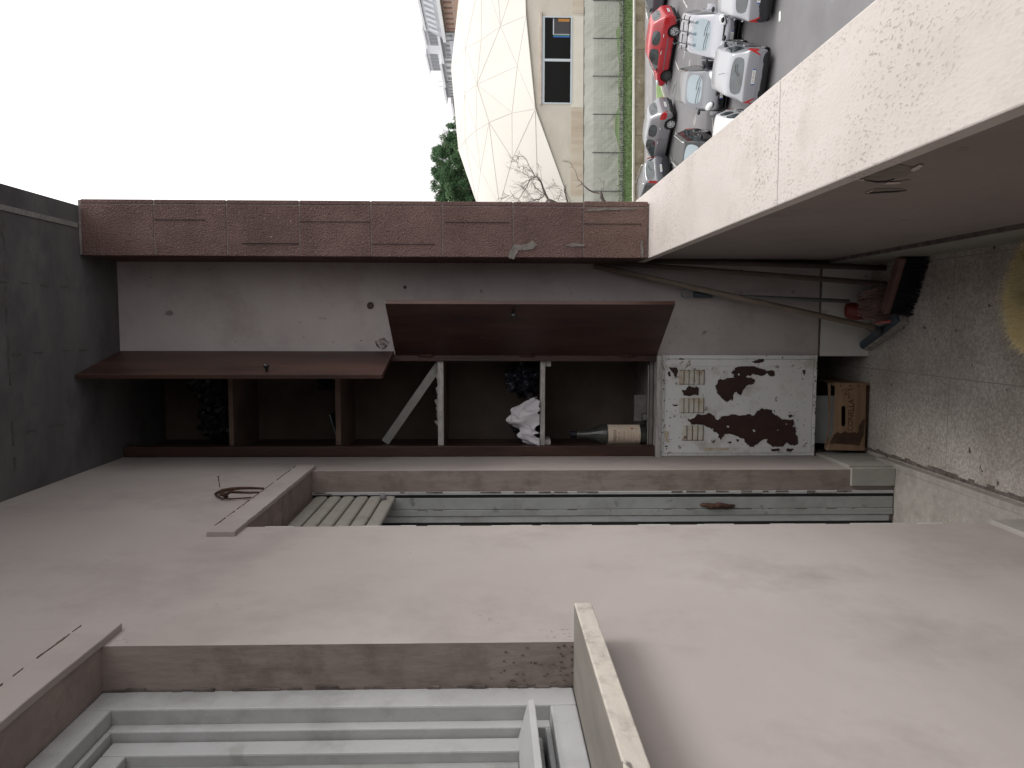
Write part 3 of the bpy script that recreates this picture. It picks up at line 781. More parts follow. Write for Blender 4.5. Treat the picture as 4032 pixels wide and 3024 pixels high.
P = {
 'a': [(655, 420), (690, 345), (740, 360), (760, 340), (830, 335), (835, 310), (800, 290), (850, 240), (900, 222), (960, 222), (1010, 220), (1080, 235), (1150, 270), (1200, 262), (1235, 290), (1225, 325), (1180, 325), (1160, 295), (1100, 320), (1060, 310), (1020, 300), (985, 330), (1040, 360), (1020, 400), (975, 405), (940, 440), (905, 510), (870, 500), (850, 472), (830, 500), (825, 565), (800, 545), (775, 575), (735, 555), (690, 510), (665, 465)],
 'b': [(385, 740), (430, 735), (480, 690), (545, 695), (600, 675), (640, 700), (665, 745), (690, 740), (700, 710), (780, 700), (810, 685), (900, 705), (1000, 685), (1020, 705), (1060, 660), (1105, 635), (1200, 650), (1220, 690), (1260, 700), (1290, 735), (1370, 740), (1415, 745), (1420, 780), (1400, 810), (1435, 815), (1435, 890), (1455, 910), (1455, 975), (1420, 992), (1370, 985), (1350, 960), (1310, 1000), (1210, 1005), (1150, 960), (1160, 930), (1110, 940), (1060, 985), (1015, 1015), (960, 985), (920, 930), (860, 900), (800, 880), (750, 885), (735, 910), (710, 940), (680, 910), (690, 880), (640, 860), (630, 830), (600, 825), (540, 795), (480, 790), (430, 790)],
 'c': [(325, 460), (370, 455), (395, 405), (420, 425), (455, 430), (470, 420), (495, 440), (495, 510), (440, 500), (400, 520), (350, 505)],
 'd': [(205, 235), (290, 240), (295, 290), (270, 350), (250, 300), (225, 270)],
 'e': [(1005, 180), (1060, 165), (1080, 155), (1130, 158), (1120, 185), (1070, 198), (1040, 198)],
 'f': [(1360, 700), (1395, 690), (1395, 720), (1370, 725)],
 'g': [(190, 290), (215, 275), (225, 330), (205, 320)],
 'h': [(1340, 1022), (1420, 1025), (1385, 1055), (1345, 1050)], 'i': [(1190, 1025), (1280, 1022), (1275, 1045), (1200, 1050)],
 'j': [(160, 995), (200, 1000), (190, 1035)], 'k': [(625, 955), (655, 935), (640, 978)], 'l': [(770, 960), (820, 955), (795, 978)],
 'm': [(1500, 265), (1530, 258), (1525, 300), (1510, 318)], 'n': [(1170, 215), (1220, 207), (1215, 225), (1180, 226)],
 'o': [(245, 600), (290, 598), (288, 615), (255, 614)], 'p': [(855, 930), (885, 935), (870, 970)], 'q': [(300, 150), (360, 152), (355, 162), (305, 162)],
}
holes = {'b': [[(775, 800), (790, 810), (778, 822), (762, 808)], [(1020, 835), (1042, 850), (1030, 865), (1015, 850)], [(1255, 838), (1265, 845), (1255, 850)], [(1335, 778), (1348, 785), (1338, 795)]], 'a': [[(880, 295), (892, 305), (882, 318), (872, 308)]]}
big = [[C7b(*p) for p in jag(P[k], 5, 4, ord(k))] for k in 'abcdefgjklmnop']
flatpoly(big[:6], bare_brown, 'peeled_patch', dr, md, (0, -.0006, 0))
flatpoly(big[6:], bare_brown, 'peeled_patch', dr, md, (0, -.0006, 0))
flatpoly([[C7b(*p) for p in jag(P[k], 3, 4, ord(k))] for k in 'ehiq'], bare_brown, 'peeled_patch', dr, md2, (0, -.0006, 0))
flatpoly([[C7b(*p) for p in jag(h, 2, 2, i)] for i, h in enumerate(holes['b'] + holes['a'] + [[(950, 325), (970, 312), (1000, 325), (990, 340), (965, 335)]])], paint_curl, 'paint_island', dr, lambda x, y: tuple(Vector(md(x, y)) - Vector((0, .001, 0))), (0, -.0006, 0))
# curled paint lips below the patches
b = MB(); rnd = random.Random(21)
for key in ('a', 'b', 'c', 'd'):
    pts = jag(P[key], 5, 4, ord(key)); n = len(pts)
    for i in range(n):
        if rnd.random() < .45: continue
        A_ = Vector(md(*C7b(*pts[i]))); B_ = Vector(md(*C7b(*pts[(i + 1) % n])))
        cx = sum(p[0] for p in P[key]) / len(P[key]); cy = sum(p[1] for p in P[key]) / len(P[key])
        C_ = Vector(md(*C7b(cx, cy))); out = ((A_ + B_) / 2 - C_); out.y = 0; out.normalize()
        lip = Vector((0, -rnd.uniform(.002, .005), 0)) - out * rnd.uniform(-.001, .003)
        b.quad(A_ + out * .002, B_ + out * .002, B_ + lip, A_ + lip)
lp = b.build('curled_paint', paint_curl, dr); lp['kind'] = 'stuff'
# specks of rust on frame
b = MB()
for _ in range(90):
    if rnd.random() < .6: x = rnd.uniform(-.5275, -.144); z = .835 + rnd.uniform(0, .008) if rnd.random() < .5 else .2135 + rnd.uniform(0, .008); y0 = 3.0815
    else: x = rnd.uniform(-.52, -.15); z = rnd.choice([rnd.uniform(.235, .32), rnd.uniform(.78, .83)]); y0 = 3.0872
    s_ = rnd.uniform(.0008, .0028); b.box(x - s_, x + s_, y0, y0 + .0012, z - s_ * .8, z + s_ * .8)
cm(b, 'rust_speck', bare_brown, dr)['kind'] = 'stuff'
# louvres: three groups of five, each a raised half round
groups = [((300, 545), (262, 405)), ((300, 540), (535, 680)), ((325, 535), (800, 945))]
for (xa, xb), (ya, yb) in groups:
    k = 5 if xb - xa > 220 else 4
    for i in range(k):
        xm = xa + (xb - xa) * (i + .5) / k; hw_ = (xb - xa) / k / 2 * .76
        c0 = Vector(md(*C7b(xm - hw_, ya))); c1 = Vector(md(*C7b(xm + hw_, yb)))
        z0_, z1_ = sorted((c0.z, c1.z)); x0_, x1_ = sorted((c0.x, c1.x)); y_ = c0.y + .0004
        vs = []; fs = []; n = 5
        for j in range(n + 1):
            a = pi / 2 * j / n; zz = z1_ - (z1_ - z0_) * (1 - cos(a)); yo = -.0075 * sin(a)
            for xx, s_ in ((x0_, .25), (x0_ + .004, 1), (x1_ - .004, 1), (x1_, .25)): vs.append((xx, y_ + yo * s_, zz))
        for j in range(n):
            for q_ in range(3): fs.append((j * 4 + q_, j * 4 + q_ + 1, (j + 1) * 4 + q_ + 1, (j + 1) * 4 + q_))
        base = len(vs); vs += [(x0_, y_, z0_), (x1_, y_, z0_)]; fs.append((n * 4, n * 4 + 1, n * 4 + 2, n * 4 + 3, base + 1, base))
        MB().add(vs, fs).build('louvre', louvre_m, dr)
        MB().box(x0_, x1_, y_ - .0010, y_ + .0002, z0_ - .0042, z0_ - .0003).build('louvre_slot', dark_void, dr)  # dark strip painted as the shadow in the opening below each louvre
flatpoly([[C7b(*p) for p in jag(f, 4, 3, 70 + i)] for i, f in enumerate(([(160, 850), (200, 860), (195, 930), (225, 965), (175, 950)], [(520, 1010), (800, 1015), (780, 1040), (560, 1042)]))],
         rust_stain, 'rust_stain', dr, md2, (0, -.0004, 0))

# ================================================================== UNDER THE CABINET
# wooden crate
cr = thing('wooden_crate', 'low orange wooden crate with a hand slot and stamped letters, scorched at one end', 'crate', (-.38, 3.1, 0))
def cq(px, py, Y): q = at(px, py, Y=Y); return q - Vector(cr.location)
def C8(x, y): return (3180 + x / 5.185, 1480 + y / 5.185)
YF = 3.055
outer = [C8(585, 150), C8(1200, 140), C8(1165, 1530), C8(390, 1515), C8(440, 1380), C8(540, 1190), C8(565, 600)]
ox = [cq(px, py, YF) for px, py in outer]
zmin = min(p.z for p in ox)
for p in ox: p.z = max(p.z, .002)
slot = []
c0 = C8(740, 825)
for k in range(20):
    a = 2 * pi * k / 20; sx = .0095 * cos(a); 
    px = c0[0] + 10 * cos(a); py = c0[1] + (31 if sin(a) > 0 else -31) + 10 * sin(a)
    slot.append(cq(px, py, YF))
bm = bmesh.new()
loops = []
for lp_ in (ox, slot):
    vs = [bm.verts.new(p) for p in lp_]
    loops += [bm.edges.new((vs[i], vs[(i + 1) % len(vs)])) for i in range(len(vs))]
bmesh.ops.triangle_fill(bm, use_beauty=True, edges=loops)
r = bmesh.ops.extrude_face_region(bm, geom=bm.faces[:]); bmesh.ops.translate(bm, vec=(0, .012, 0), verts=[v for v in r['geom'] if isinstance(v, bmesh.types.BMVert)])
bmesh.ops.recalc_face_normals(bm, faces=bm.faces)
me = bpy.data.meshes.new('front_board'); bm.to_mesh(me); bm.free(); me.materials.append(crate_m)
fb = bpy.data.objects.new('front_board', me); sc.collection.objects.link(fb); fb.parent = cr
xs = [p.x for p in ox]; x0_, x1_ = min(xs), max(xs)
b = MB(); b.box(x0_, x0_ + .01, -.033, .30, .002, .115); b.build('side_board', crate_m, cr, bevel=.001)
b = MB(); b.box(x1_ - .012, x1_ - .002, -.033, .30, .002, .115); b.build('side_board', crate_m, cr, bevel=.001)
b = MB(); b.box(x0_ + .011, x1_ - .013, .288, .30, .002, .135); b.build('back_board', crate_dark, cr)
b = MB(); b.box(x0_ + .011, x1_ - .013, -.032, .287, .002, .010); b.build('base_board', crate_dark, cr)
def cqf(px, py): q = cq(px, py, YF - .0004); return (q.x, q.y, max(q.z, .003))
burn = [(540, 1190), (600, 1150), (620, 1130), (640, 1170), (700, 1165), (760, 1120), (800, 1150), (880, 1170), (950, 1150), (1020, 1160), (1040, 1110), (1050, 1020), (1090, 960), (1120, 900), (1165, 880), (1150, 1150), (1120, 1250), (1080, 1350), (1060, 1420), (900, 1400), (700, 1390), (560, 1380), (430, 1390), (470, 1310), (520, 1240)]
flatpoly([[C8(*p) for p in jag(burn, 7, 4, 5)]], crate_dark, 'scorch_mark', fb, cqf, (0, -.0006, 0))
top = [C8(430, 155), C8(470, 155), C8(475, 600), C8(455, 1000), C8(425, 1300), C8(400, 1500), C8(350, 1480), C8(385, 1330), C8(430, 1100), C8(450, 800)]
flatpoly([[p for p in top]], mat('crate_rim_wood', (.17, .11, .075), (.24, .16, .11), scale=12, rough=.85), 'rim_strip', cr, lambda x, y: tuple(cq(x, y, 3.075)), (0, .01, 0))
flatpoly([[C8(600, 245), C8(465, 160), C8(585, 150)]], crate_m, 'corner_block', cr, lambda x, y: tuple(cq(x, y, 3.068)), (0, .006, 0))
# lettering on the crate: upright world letters, facing the camera (-Y)
RT = Matrix.Rotation(radians(90), 4, 'X')
def crate_text(s, px, py, size, sx):
    q = cq(px, py, YF - .001)
    text(s, size, crate_ink, fb, Matrix.Translation(q) @ RT, 'stamped_lettering', .0004, sx)
pA = C8(885, 850); crate_text('RCONELLA', pA[0], pA[1], .032, .92)
pA = C8(865, 430); crate_text('TI', pA[0], pA[1], .018, 1)
b = MB()
for (x, y) in ((675, 200), (865, 200), (1040, 205)):
    q = cqf(*C8(x, y)); b.box(q[0] - .003, q[0] + .003, q[1] - .0008, q[1], q[2] - .003, q[2] + .003)
doodle = [(690, 340), (700, 300), (760, 290), (800, 260), (850, 280), (900, 250), (930, 265), (880, 280), (830, 300), (790, 310), (770, 360), (820, 385), (850, 340)]
dp = [Vector(cqf(*C8(*p))) for p in doodle]; b.tube(dp, .0011, 5)
dp = [Vector(cqf(*C8(*p))) for p in ((740, 370), (780, 390), (800, 370), (760, 350), (740, 370))]; b.tube(dp, .0011, 5)
b.build('stamped_drawing', crate_ink, fb)
# pale tile leaning inside the crate
tl = [C8(180, 405), C8(600, 410), C8(560, 1370), C8(140, 1372)]
tb = MB(); pts = [at(px, py, Y=3.16) for px, py in tl]; tb.prism(pts, (0, .01, 0))
wt = tb.build('ceramic_tile', mat('blue_white_tile', (.40, .44, .44), (.47, .51, .51), scale=9, rough=.4, speck=(.3, .33, .34), sscale=20, samt=-.03))
tag(wt, 'pale bluish tile standing in the wooden crate under the metal cabinet', 'tile')
b = MB(); b.box(-.52, -.15, 3.30, 3.31, .15, .21); b.box(-.5, -.13, 3.36, 3.37, .10, .14)
b.build('dark_plank', wood_in); tag(bpy.data.objects['dark_plank'], 'dark planks stored in the recess behind the wooden crate', 'plank')

# ================================================================== BALCONY DOOR
bd = thing('balcony_door', 'pale green grey door with a partly lowered cream roller shutter in the house wall', 'door', (-.62, 2.4, .06))
def cd(b, name, m, parent=bd, **k):
    b.v = [tuple(Vector(v) - Vector(bd.location)) for v in b.v]; return b.build(name, m, parent, **k)
JF = DY1 - .006
jb = cd(MB().box(-.628, -.6175, JF - .004, DY1 - .0005, .037, DZ - .002), 'frame_edge', white_paint, bevel=.001)
cd(MB().box(-.640, -.6285, JF + .003, DY1 - .0005, .037, DZ - .002), 'guide_slot', dark_void)
cd(MB().box(-.683, -.6405, JF - .003, DY1 - .0005, .040, DZ - .002), 'frame_jamb', green_white, bevel=.0015)
cd(MB().box(-.707, -.6845, JF - .006, DY1 - .0005, .040, DZ - .002), 'frame_jamb', green_white, bevel=.0015)
cd(MB().box(-.733, -.7085, JF - .002, DY1 - .0005, .050, DZ - .002), 'frame_jamb', white_paint, bevel=.003)
cd(MB().box(-.752, -.7335, JF + .003, DY1 - .0005, .037, DZ - .002), 'guide_slot', dark_void)
cd(MB().box(-.75, -.6175, DY0 + .0005, DY0 + .006, .037, DZ - .002), 'frame_jamb', green_white)
sash = cd(MB().box(-.80, -.757, 2.03, 2.78, .042, 2.18), 'door_leaf', green_white, bevel=.002)
cd(MB().box(-.7565, -.750, 2.06, 2.72, .25, 1.0), 'panel', green_white, sash, bevel=.003)
b = MB(); rnd = random.Random(77); z = .07
while z < 2.15:
    h_ = rnd.uniform(.01, .05)
    if rnd.random() < .3: b.box(-.6200 - rnd.uniform(0, .003), -.6165, JF - .0050, JF - .0038, z, z + h_)
    if rnd.random() < .12: b.box(-.6282, -.6282 + rnd.uniform(.001, .005), JF - .0049, JF - .0038, z, z + h_)
    if rnd.random() < .25: b.box(-.6842, -.6830, JF - .0068, JF - .0028, z, z + h_)
    z += h_
cd(b, 'chipped_paint', dirt)['kind'] = 'stuff'
qh0 = at(1512 * 1.8228, 1091 * 1.8228, Y=JF - .004); qh1 = at(1587 * 1.8228, 1093 * 1.8228, Y=JF - .004)
b = MB(); pts = []
for i in range(13):
    t = i / 12; p = qh0.lerp(qh1, t); pts.append(p + Vector((.002 * sin(14 * t), -.008 * sin(pi * t), 0)))
b.tube(pts, [.003 + .0085 * sin(pi * i / 12) ** .6 + .0012 * sin(i * 2.3) for i in range(13)], 8)
cd(b, 'pull_handle', iron_rust, jb, smooth=True)
b = MB(); n = 7
for k in range(6):
    z0 = 1.885 + k * .0495
    prof = [(-0.6395, z0 + .0015), (-0.6345, z0 + .003), (-0.6320, z0 + .008), (-0.6312, z0 + .024), (-0.6325, z0 + .040), (-0.6360, z0 + .0445), (-0.6410, z0 + .0455), (-0.6440, z0 + .0455), (-0.6440, z0 + .0015)]
    b.prism([(x, 2.034, z) for x, z in prof], (0, .748, 0))
cd(b, 'roller_shutter', shutter_m)
qs = at(828 * 1.8228, 1079 * 1.8228, X=-.632)
cd(MB().lathe([(.010, 0), (.0115, .004), (.0105, .016), (.006, .021)], (-.632, qs.y, qs.z), 'X', 18), 'shutter_stop', mat('stop_rubber', (.17, .16, .16), rough=.6), smooth=True)
# dark gaps between shutter slats come from the geometry
b = MB(); b.box(-.83, -.805, DY0 + .002, DY1 - .002, .0365, DZ - .001); cd(b, 'room_darkness', dark_void)

# ================================================================== WINDOW
wn = thing('window', 'white painted window with stepped frame and stone sill in the near house wall', 'window', (-.60, .6, 1.40))
def cw(b, name, m, parent=wn, **k):
    b.v = [tuple(Vector(v) - Vector(wn.location)) for v in b.v]; return b.build(name, m, parent, **k)
def ring(y0, y1, z0, z1, w_, x0, x1, wz=None):
    b = MB(); wz = wz or w_
    b.box(x0, x1, y1 - w_, y1, z0, z1); b.box(x0, x1, y0, y0 + w_, z0, z1)
    b.box(x0, x1, y0 + w_ + .0002, y1 - w_ - .0002, z1 - wz, z1); b.box(x0, x1, y0 + w_ + .0002, y1 - w_ - .0002, z0, z0 + wz)
    return b
cw(ring(WY0 + .001, WY1 - .001, 1.3995, WZ1 - .001, .061, -.69, -.618, .043), 'outer_frame', white_paint, bevel=.003)
cw(ring(WY0 + .063, 1.2028, 1.443, WZ1 - .045, .0235, -.69, -.643, .009), 'rebate', white_paint, bevel=.002)
s1_ = cw(ring(WY0 + .090, 1.176, 1.457, WZ1 - .058, .0383, -.70, -.6575), 'sash', white_paint, bevel=.003)
cw(ring(WY0 + .129, 1.1375, 1.4956, WZ1 - .0966, .016, -.70, -.675), 'glazing_bead', green_white, s1_, bevel=.002)
cw(MB().box(-.697, -.690, WY0 + .146, 1.121, 1.512, WZ1 - .113), 'glass', glass_dark('window_glass', (.10, .10, .095), .15), s1_)
# drip rail on the bottom of the sash
b = MB(); y0, y1 = WY0 + .088, 1.172
b.prism([(-.657, y0, 1.4955), (-.594, y0, 1.480), (-.592, y0, 1.470), (-.640, y0, 1.4705), (-.657, y0, 1.474)], (0, y1 - y0, 0))
cw(b, 'drip_rail', white_paint, s1_, bevel=.0015)
b = MB(); b.box(-.62, -.470, WY0 - .05, 1.262, 1.369, 1.398)
so_ = cw(b, 'sill', sill_m, bevel=.002)
cw(MB().box(-.62, -.4735, WY0 - .04, 1.259, 1.3975, 1.3986), 'grime_film', mat('sill_grime', (.17, .155, .138), (.22, .20, .18), scale=9, rough=.9, stretch=(2, .5, 1)), so_)  # grime on the sill top, darkened to paint in the slab's shade
b = MB(); b.box(-.79, -.71, WY0 + .002, WY1 - .002, 1.40, WZ1 - .001); cw(b, 'room_darkness', mat('room_dim', (.08, .08, .078), rough=.9))
b = MB(); rnd = random.Random(31); z = 1.40
while z < 2.18:
    h = rnd.uniform(.01, .04)
    if rnd.random() < .8: b.box(-.6195, -.6150 + rnd.uniform(-.002, .003), WY1 - .003 - rnd.uniform(0, .0035), WY1 - .0005, z, z + h)
    z += h
for _ in range(40):
    z = 1.40 + .14 * rnd.random() ** 2; x = rnd.uniform(-.61, -.545); s_ = rnd.uniform(.0005, .0015)
    b.box(x - s_, x + s_, WY1 - .0012, WY1 + .0005, z - s_ * 2, z + s_ * 2)
cw(b, 'grime_line', dirt)

# ================================================================== HANGING IRON TOOL ABOVE THE DOOR
nl = MB(); qn = at(865, 1895, X=WX + .02)
nl.tube([(WX - .002, qn.y, qn.z + .0), (WX + .035, qn.y, qn.z + .004)], .0014, 6); nl.lathe([(.004, 0), (.004, .0015)], (WX + .035, qn.y, qn.z + .004), 'X', 10)
tag(nl.build('nail', iron_rust), 'small nail sticking out of the wall above the door', 'nail')
hk = MB()
def hp(cx, cy, dx=.012): return at(750 + cx / 1.7015, 1800 + cy / 1.7015, X=WX + dx)
hk.tube([hp(*p) for p in ((490, 210), (400, 207), (330, 208), (270, 214), (210, 225), (170, 243))], [.0035, .0045, .005, .0055, .006, .004], 8)
hk.tube([hp(*p, .02) for p in ((460, 236), (400, 240), (330, 236), (270, 232), (235, 250), (200, 250))], [.0025, .003, .004, .005, .006, .005], 8)
hk.tube([hp(*p, .006) for p in ((410, 270), (340, 275), (280, 280), (215, 278), (180, 262), (168, 245), (200, 232), (240, 262))], [.002, .0022, .0024, .0026, .003, .004, .006, .006], 8)
tag(hk.build('iron_clamp', iron_rust, smooth=True), 'old rusty iron clamp hanging against the wall above the door', 'clamp')

# ================================================================== BROOMS IN THE CORNER
def P9(x, y, Y): return at(3250 + x / 3.318, 950 + y / 3.318, Y=Y)
# mop with long pale handle
mp_ = thing('floor_squeegee', 'long wooden handled floor sweeper with a grey fibre pad, leaning against the end wall', 'sweeper', (0, 2.85, 0))
def cs(b, name, m, parent, **k):
    rt = parent
    while rt.parent: rt = rt.parent
    b.v = [tuple(Vector(v) - Vector(rt.location)) for v in b.v]; return b.build(name, m, parent, **k)
t0 = at(2340, 1046, Y=3.07); t1 = P9(640, 1130, 2.80)
cs(MB().tube([t0, t0.lerp(t1, .3) + Vector((0, .0, .0)), t0.lerp(t1, .6), t1], .0115, 10), 'handle', handle_wood, mp_, smooth=True)
a0 = P9(530, 1345, 2.78); a1 = P9(960, 1000, 2.70)
a0.z = max(a0.z, .03); a1.z = max(a1.z, .03)
h0 = P9(535, 1345, 2.86); h1 = P9(1045, 1025, 2.66)
hd = Vector((h1.x - h0.x, h1.y - h0.y, 0))
A0 = at(3410, 1363, Z=.045); A1 = at(3560, 1262, Z=.045)
B0 = at(3420, 1372, Z=.012); B1 = at(3568, 1262, Z=.012)
dd = (B1 - B0); dd.z = 0; dn = Vector((-dd.y, dd.x, 0)).normalized()
b = MB(); b.prism([B0 + dn * .03 + Vector((0, 0, -.010)), B0 - dn * .012 + Vector((0, 0, -.010)), B0 - dn * .008 + Vector((0, 0, .022)), B0 + dn * .026 + Vector((0, 0, .022))], dd)
cs(b, 'fibre_pad', foam_m, mp_, bevel=.004)
b = MB(); b.prism([B0 + dn * .03 + Vector((0, 0, .0225)), B0 - dn * .006 + Vector((0, 0, .0225)), B0 + dn * .004 + Vector((0, 0, .036)), B0 + dn * .024 + Vector((0, 0, .036))], dd)
cs(b, 'head', blue_pl, mp_, bevel=.003)
mid = (B0 + B1) / 2 + dn * .012 + Vector((0, 0, .03)); cs(MB().tube([mid, mid.lerp(t1, .5), t1 + (t0 - t1) * .02], [.02, .017, .014], 10), 'socket', blue_pl, mp_, smooth=True)
# wide broom with black bristles and dark handle
br = thing('broom', 'wide broom with black bristles in the corner under the parapet', 'broom', (.1, 2.8, 0))
u0 = at(2345, 1030, Y=3.06); u1 = P9(800, 560, 2.83)
cs(MB().tube([u0, u1], .0105, 10), 'handle', handle_dark, br, smooth=True)
G0 = at(3505, 1237, Z=.075); G1 = at(3560, 1010, Z=.085)
G1.x = min(G1.x, .228)
dd = G1 - G0; dd.z = 0; dn = Vector((-dd.y, dd.x, 0)).normalized()
if dn.y < 0: dn = -dn
b = MB(); b.prism([G0 + Vector((0, 0, 0)), G0 + dn * .04, G0 + dn * .04 + Vector((0, 0, .02)), G0 + Vector((0, 0, .02))], dd)
cs(b, 'head', mat('broom_head_brown', (.10, .055, .05), (.15, .085, .075), scale=12, rough=.5), br, bevel=.003)
b = MB(); rnd = random.Random(8); nb = 520
for k in range(nb):
    t = rnd.random(); s_ = rnd.random(); base = G0 + dd * t + dn * (.003 + .034 * s_)
    tip = base + Vector((0, 0, -.073)) + dd.normalized() * rnd.uniform(-.012, .012) - dn * (.024 - .03 * s_ + rnd.uniform(-.006, .006)); tip.z = .0015; tip.x = min(tip.x, .232)
    b.tube([base, tip], [.0018, .0012], 3, cap=False)
b.prism([G0 + dn * .008 + Vector((0, 0, -.06)), G0 + dn * .034 + Vector((0, 0, -.06)), G0 + dn * .036, G0 + dn * .004], dd * .98)
cs(b, 'bristles', bristle_m, br)
# dust pan / brush with blue handle and red base
dp_ = thing('string_mop', 'string mop with a red socket and a blue grey grip, hanging loop at its top', 'mop', (.05, 3.0, 0))
def P8(x, y, Y): return at(2550 + x / 1.9235, 950 + y / 1.9235, Y=Y)
v0 = P8(345, 403, 3.07); v1 = P8(1530, 455, 2.98)
cs(MB().tube([v0, v1], .0085, 10), 'handle', mat('grey_green_tube', (.14, .15, .145), rough=.4, spec=.4), dp_, smooth=True)
cs(MB().tube([P8(345, 403, 3.068), P8(490, 408, 3.062)], [.0125, .0125], 12), 'grip', blue_pl, dp_, smooth=True)
lp0 = P8(300, 398, 3.068); pts = []
for k in range(25):
    a = 2 * pi * k / 24; pts.append(lp0 + Vector((.017 * sin(a) * (1 if cos(a) > 0 else .85), 0, .024 * cos(a))))
cs(MB().tube(pts, .0042, 6), 'hanging_loop', mat('pale_blue_grey_plastic', (.20, .23, .26), rough=.5), dp_, smooth=True)
r0 = P9(310, 880, 3.02); r1 = P9(500, 920, 2.98)
cs(MB().tube([P9(285, 905, 3.03), P9(330, 905, 3.02), P9(430, 920, 3.0), P9(520, 950, 2.98)], [.030, .034, .034, .022], 16), 'socket', red_pl, dp_, smooth=True)
b = MB()
for k in range(240):
    a = rnd.uniform(0, 1); base = P9(420 + rnd.uniform(-10, 60), 700 + a * 280, 2.99 + rnd.uniform(-.02, .03))
    e = P9(720 + rnd.uniform(-60, 130), 640 + a * 390 + rnd.uniform(-40, 40), 2.93 + rnd.uniform(-.04, .04)); e.z = max(e.z, .004); e.x = min(e.x, .23)
    m_ = base.lerp(e, .5) + Vector((rnd.uniform(-.012, .012), rnd.uniform(-.01, .01), rnd.uniform(-.004, .008)))
    m_.z = max(m_.z, .005); base.z = max(base.z, .01)
    b.tube([base, m_, e], .0022, 4, cap=False)
cs(b, 'strings', string_m, dp_)
b = MB(); b.box(.02, .20, 3.03, 3.085, .002, .12)
cs(MB().tube([P9(640, 1070, 2.84), P9(850, 1045, 2.78)], [.004, .006], 6), 'clip', mat('faded_red_plastic', (.30, .09, .08), rough=.6), dp_)
# brown plank/pole along the corner (second stick)
pk = MB(); pk.tube([at(2380, 1020, Y=3.07), at(3500, 1055, Y=2.98)], .011, 8)
pk.tube([at(2365, 1014, Y=3.06), at(3350, 1040, Y=3.04)], .012, 8)
tag(pk.build('spare_sticks', handle_dark, smooth=True), 'two dark sticks standing upright in the corner between parapet and end wall', 'sticks')
# pale yellow stand-in for a blur near the lens, hairs imitate its soft edge
q = at(4060, 1195, Z=.02)
tag(blob('yellow_cushion', yellow_m, crumple((q.x + .02, q.y - .085, .05), (.15, .10, .05), .16, 1.1, 5.5, 0, ridged=False), 48, 30), 'pale yellow plush cushion lying on the floor at the picture edge', 'cushion')
cu_ = bpy.data.objects['yellow_cushion']; rnd = random.Random(15); b = MB()
for _ in range(22000):
    v = cu_.data.vertices[rnd.randrange(len(cu_.data.vertices))]; p = v.co + Vector((rnd.uniform(-.012, .012), rnd.uniform(-.012, .012), rnd.uniform(-.004, .01)))
    d = (v.normal + Vector((rnd.gauss(0, .5), rnd.gauss(0, .5), rnd.gauss(0, .5)))).normalized() * (rnd.uniform(.004, .02) + .03 * rnd.random() ** 3)
    if (p + d).z < .002: continue
    t_ = d.orthogonal().normalized() * .0007; b.add([p - t_, p + t_, p + d], [(0, 1, 2)])
fz = b.build('plush_pile', yellow_m, cu_); fz['kind'] = 'stuff'
# ================================================================== OUTDOORS
G = -8.46
def gp(x, y, Z=G): return at(x, y, Z=Z)
b = MB(); b.box(-400, 900, .55, 1200, G - .5, G)
gr = b.build('ground', asphalt); gr['kind'] = 'structure'
b = MB(); b.box(-400, 900, -300, .55, G - .5, G)
# own building below the balcony
b = MB(); b.box(-12, .235, -20, 60, G, -.62); bl = b.build('lower_facade', plaster); tag(bl, 'lower storeys of the house that carries the balcony', 'building')
# worn stall lines (each a thin sheet a few mm above the asphalt)
def stripe(p, q, w_, z=.004):
    p = Vector((p.x, p.y, G + z)); q = Vector((q.x, q.y, G + z)); d = (q - p).normalized(); n = Vector((-d.y, d.x, 0)) * w_ / 2
    return MB().add([p - n, q - n, q + n, p + n], [(0, 1, 2, 3)])
def Cc(x, y): return (2400 + x / 2.024, y / 2.024)
lines = [((585, 0), (620, 60)), ((555, 370), (545, 400)), ((525, 490), (585, 640)), ((525, 1050), (560, 1170)), ((480, 1240), (520, 1330)), ((820, 940), (826, 1070)), ((610, 350), (590, 470)), ((1050, 180), (1060, 300))]
for a_, c_ in lines:
    o = stripe(gp(*Cc(*a_)), gp(*Cc(*c_)), .10).build('stall_line', linepaint); o['kind'] = 'structure'
# bits on the asphalt
b = MB(); p = gp(*Cc(1358, 130)); b.box(p.x - .16, p.x + .16, p.y - .07, p.y + .07, G + .001, G + .012)
tag(b.build('paper_litter', mat('litter_white', (.7, .7, .68), rough=.8)), 'small white scrap of paper lying on the open asphalt', 'litter')
# low mossy wall with kerb cap, lawn behind, pavement and green triangle in front
GZ = G + .64; WYY = 50.6
def wall_y(x): return 50.6 + (x - 10) * .055
b = MB(); n = 60
for i in range(n):
    xa = -30 + 110 * i / n; xb = -30 + 110 * (i + 1) / n - .02
    ya, yb = wall_y(xa), wall_y(xb)
    b.add([(xa, ya, G), (xb, yb, G), (xb, yb + .35, G), (xa, ya + .35, G), (xa, ya, GZ), (xb, yb, GZ), (xb, yb + .35, GZ), (xa, ya + .35, GZ)],
          [(0, 3, 2, 1), (4, 5, 6, 7), (0, 1, 5, 4), (1, 2, 6, 5), (2, 3, 7, 6), (3, 0, 4, 7)])
lw = b.build('low_wall', stonewall); tag(lw, 'low mossy stone retaining wall in front of the lawn', 'wall')
b = MB(); xa, xb = -30, 80
b.prism([(xa, wall_y(xa) - .04, GZ + .001), (xb, wall_y(xb) - .04, GZ + .001), (xb, wall_y(xb) + .30, GZ + .001), (xa, wall_y(xa) + .30, GZ + .001)], (0, 0, .10))
b.build('cap_stones', kerb_m, lw)
FYY = 53.6
def fence_y(x): return FYY + (x - 10) * .055
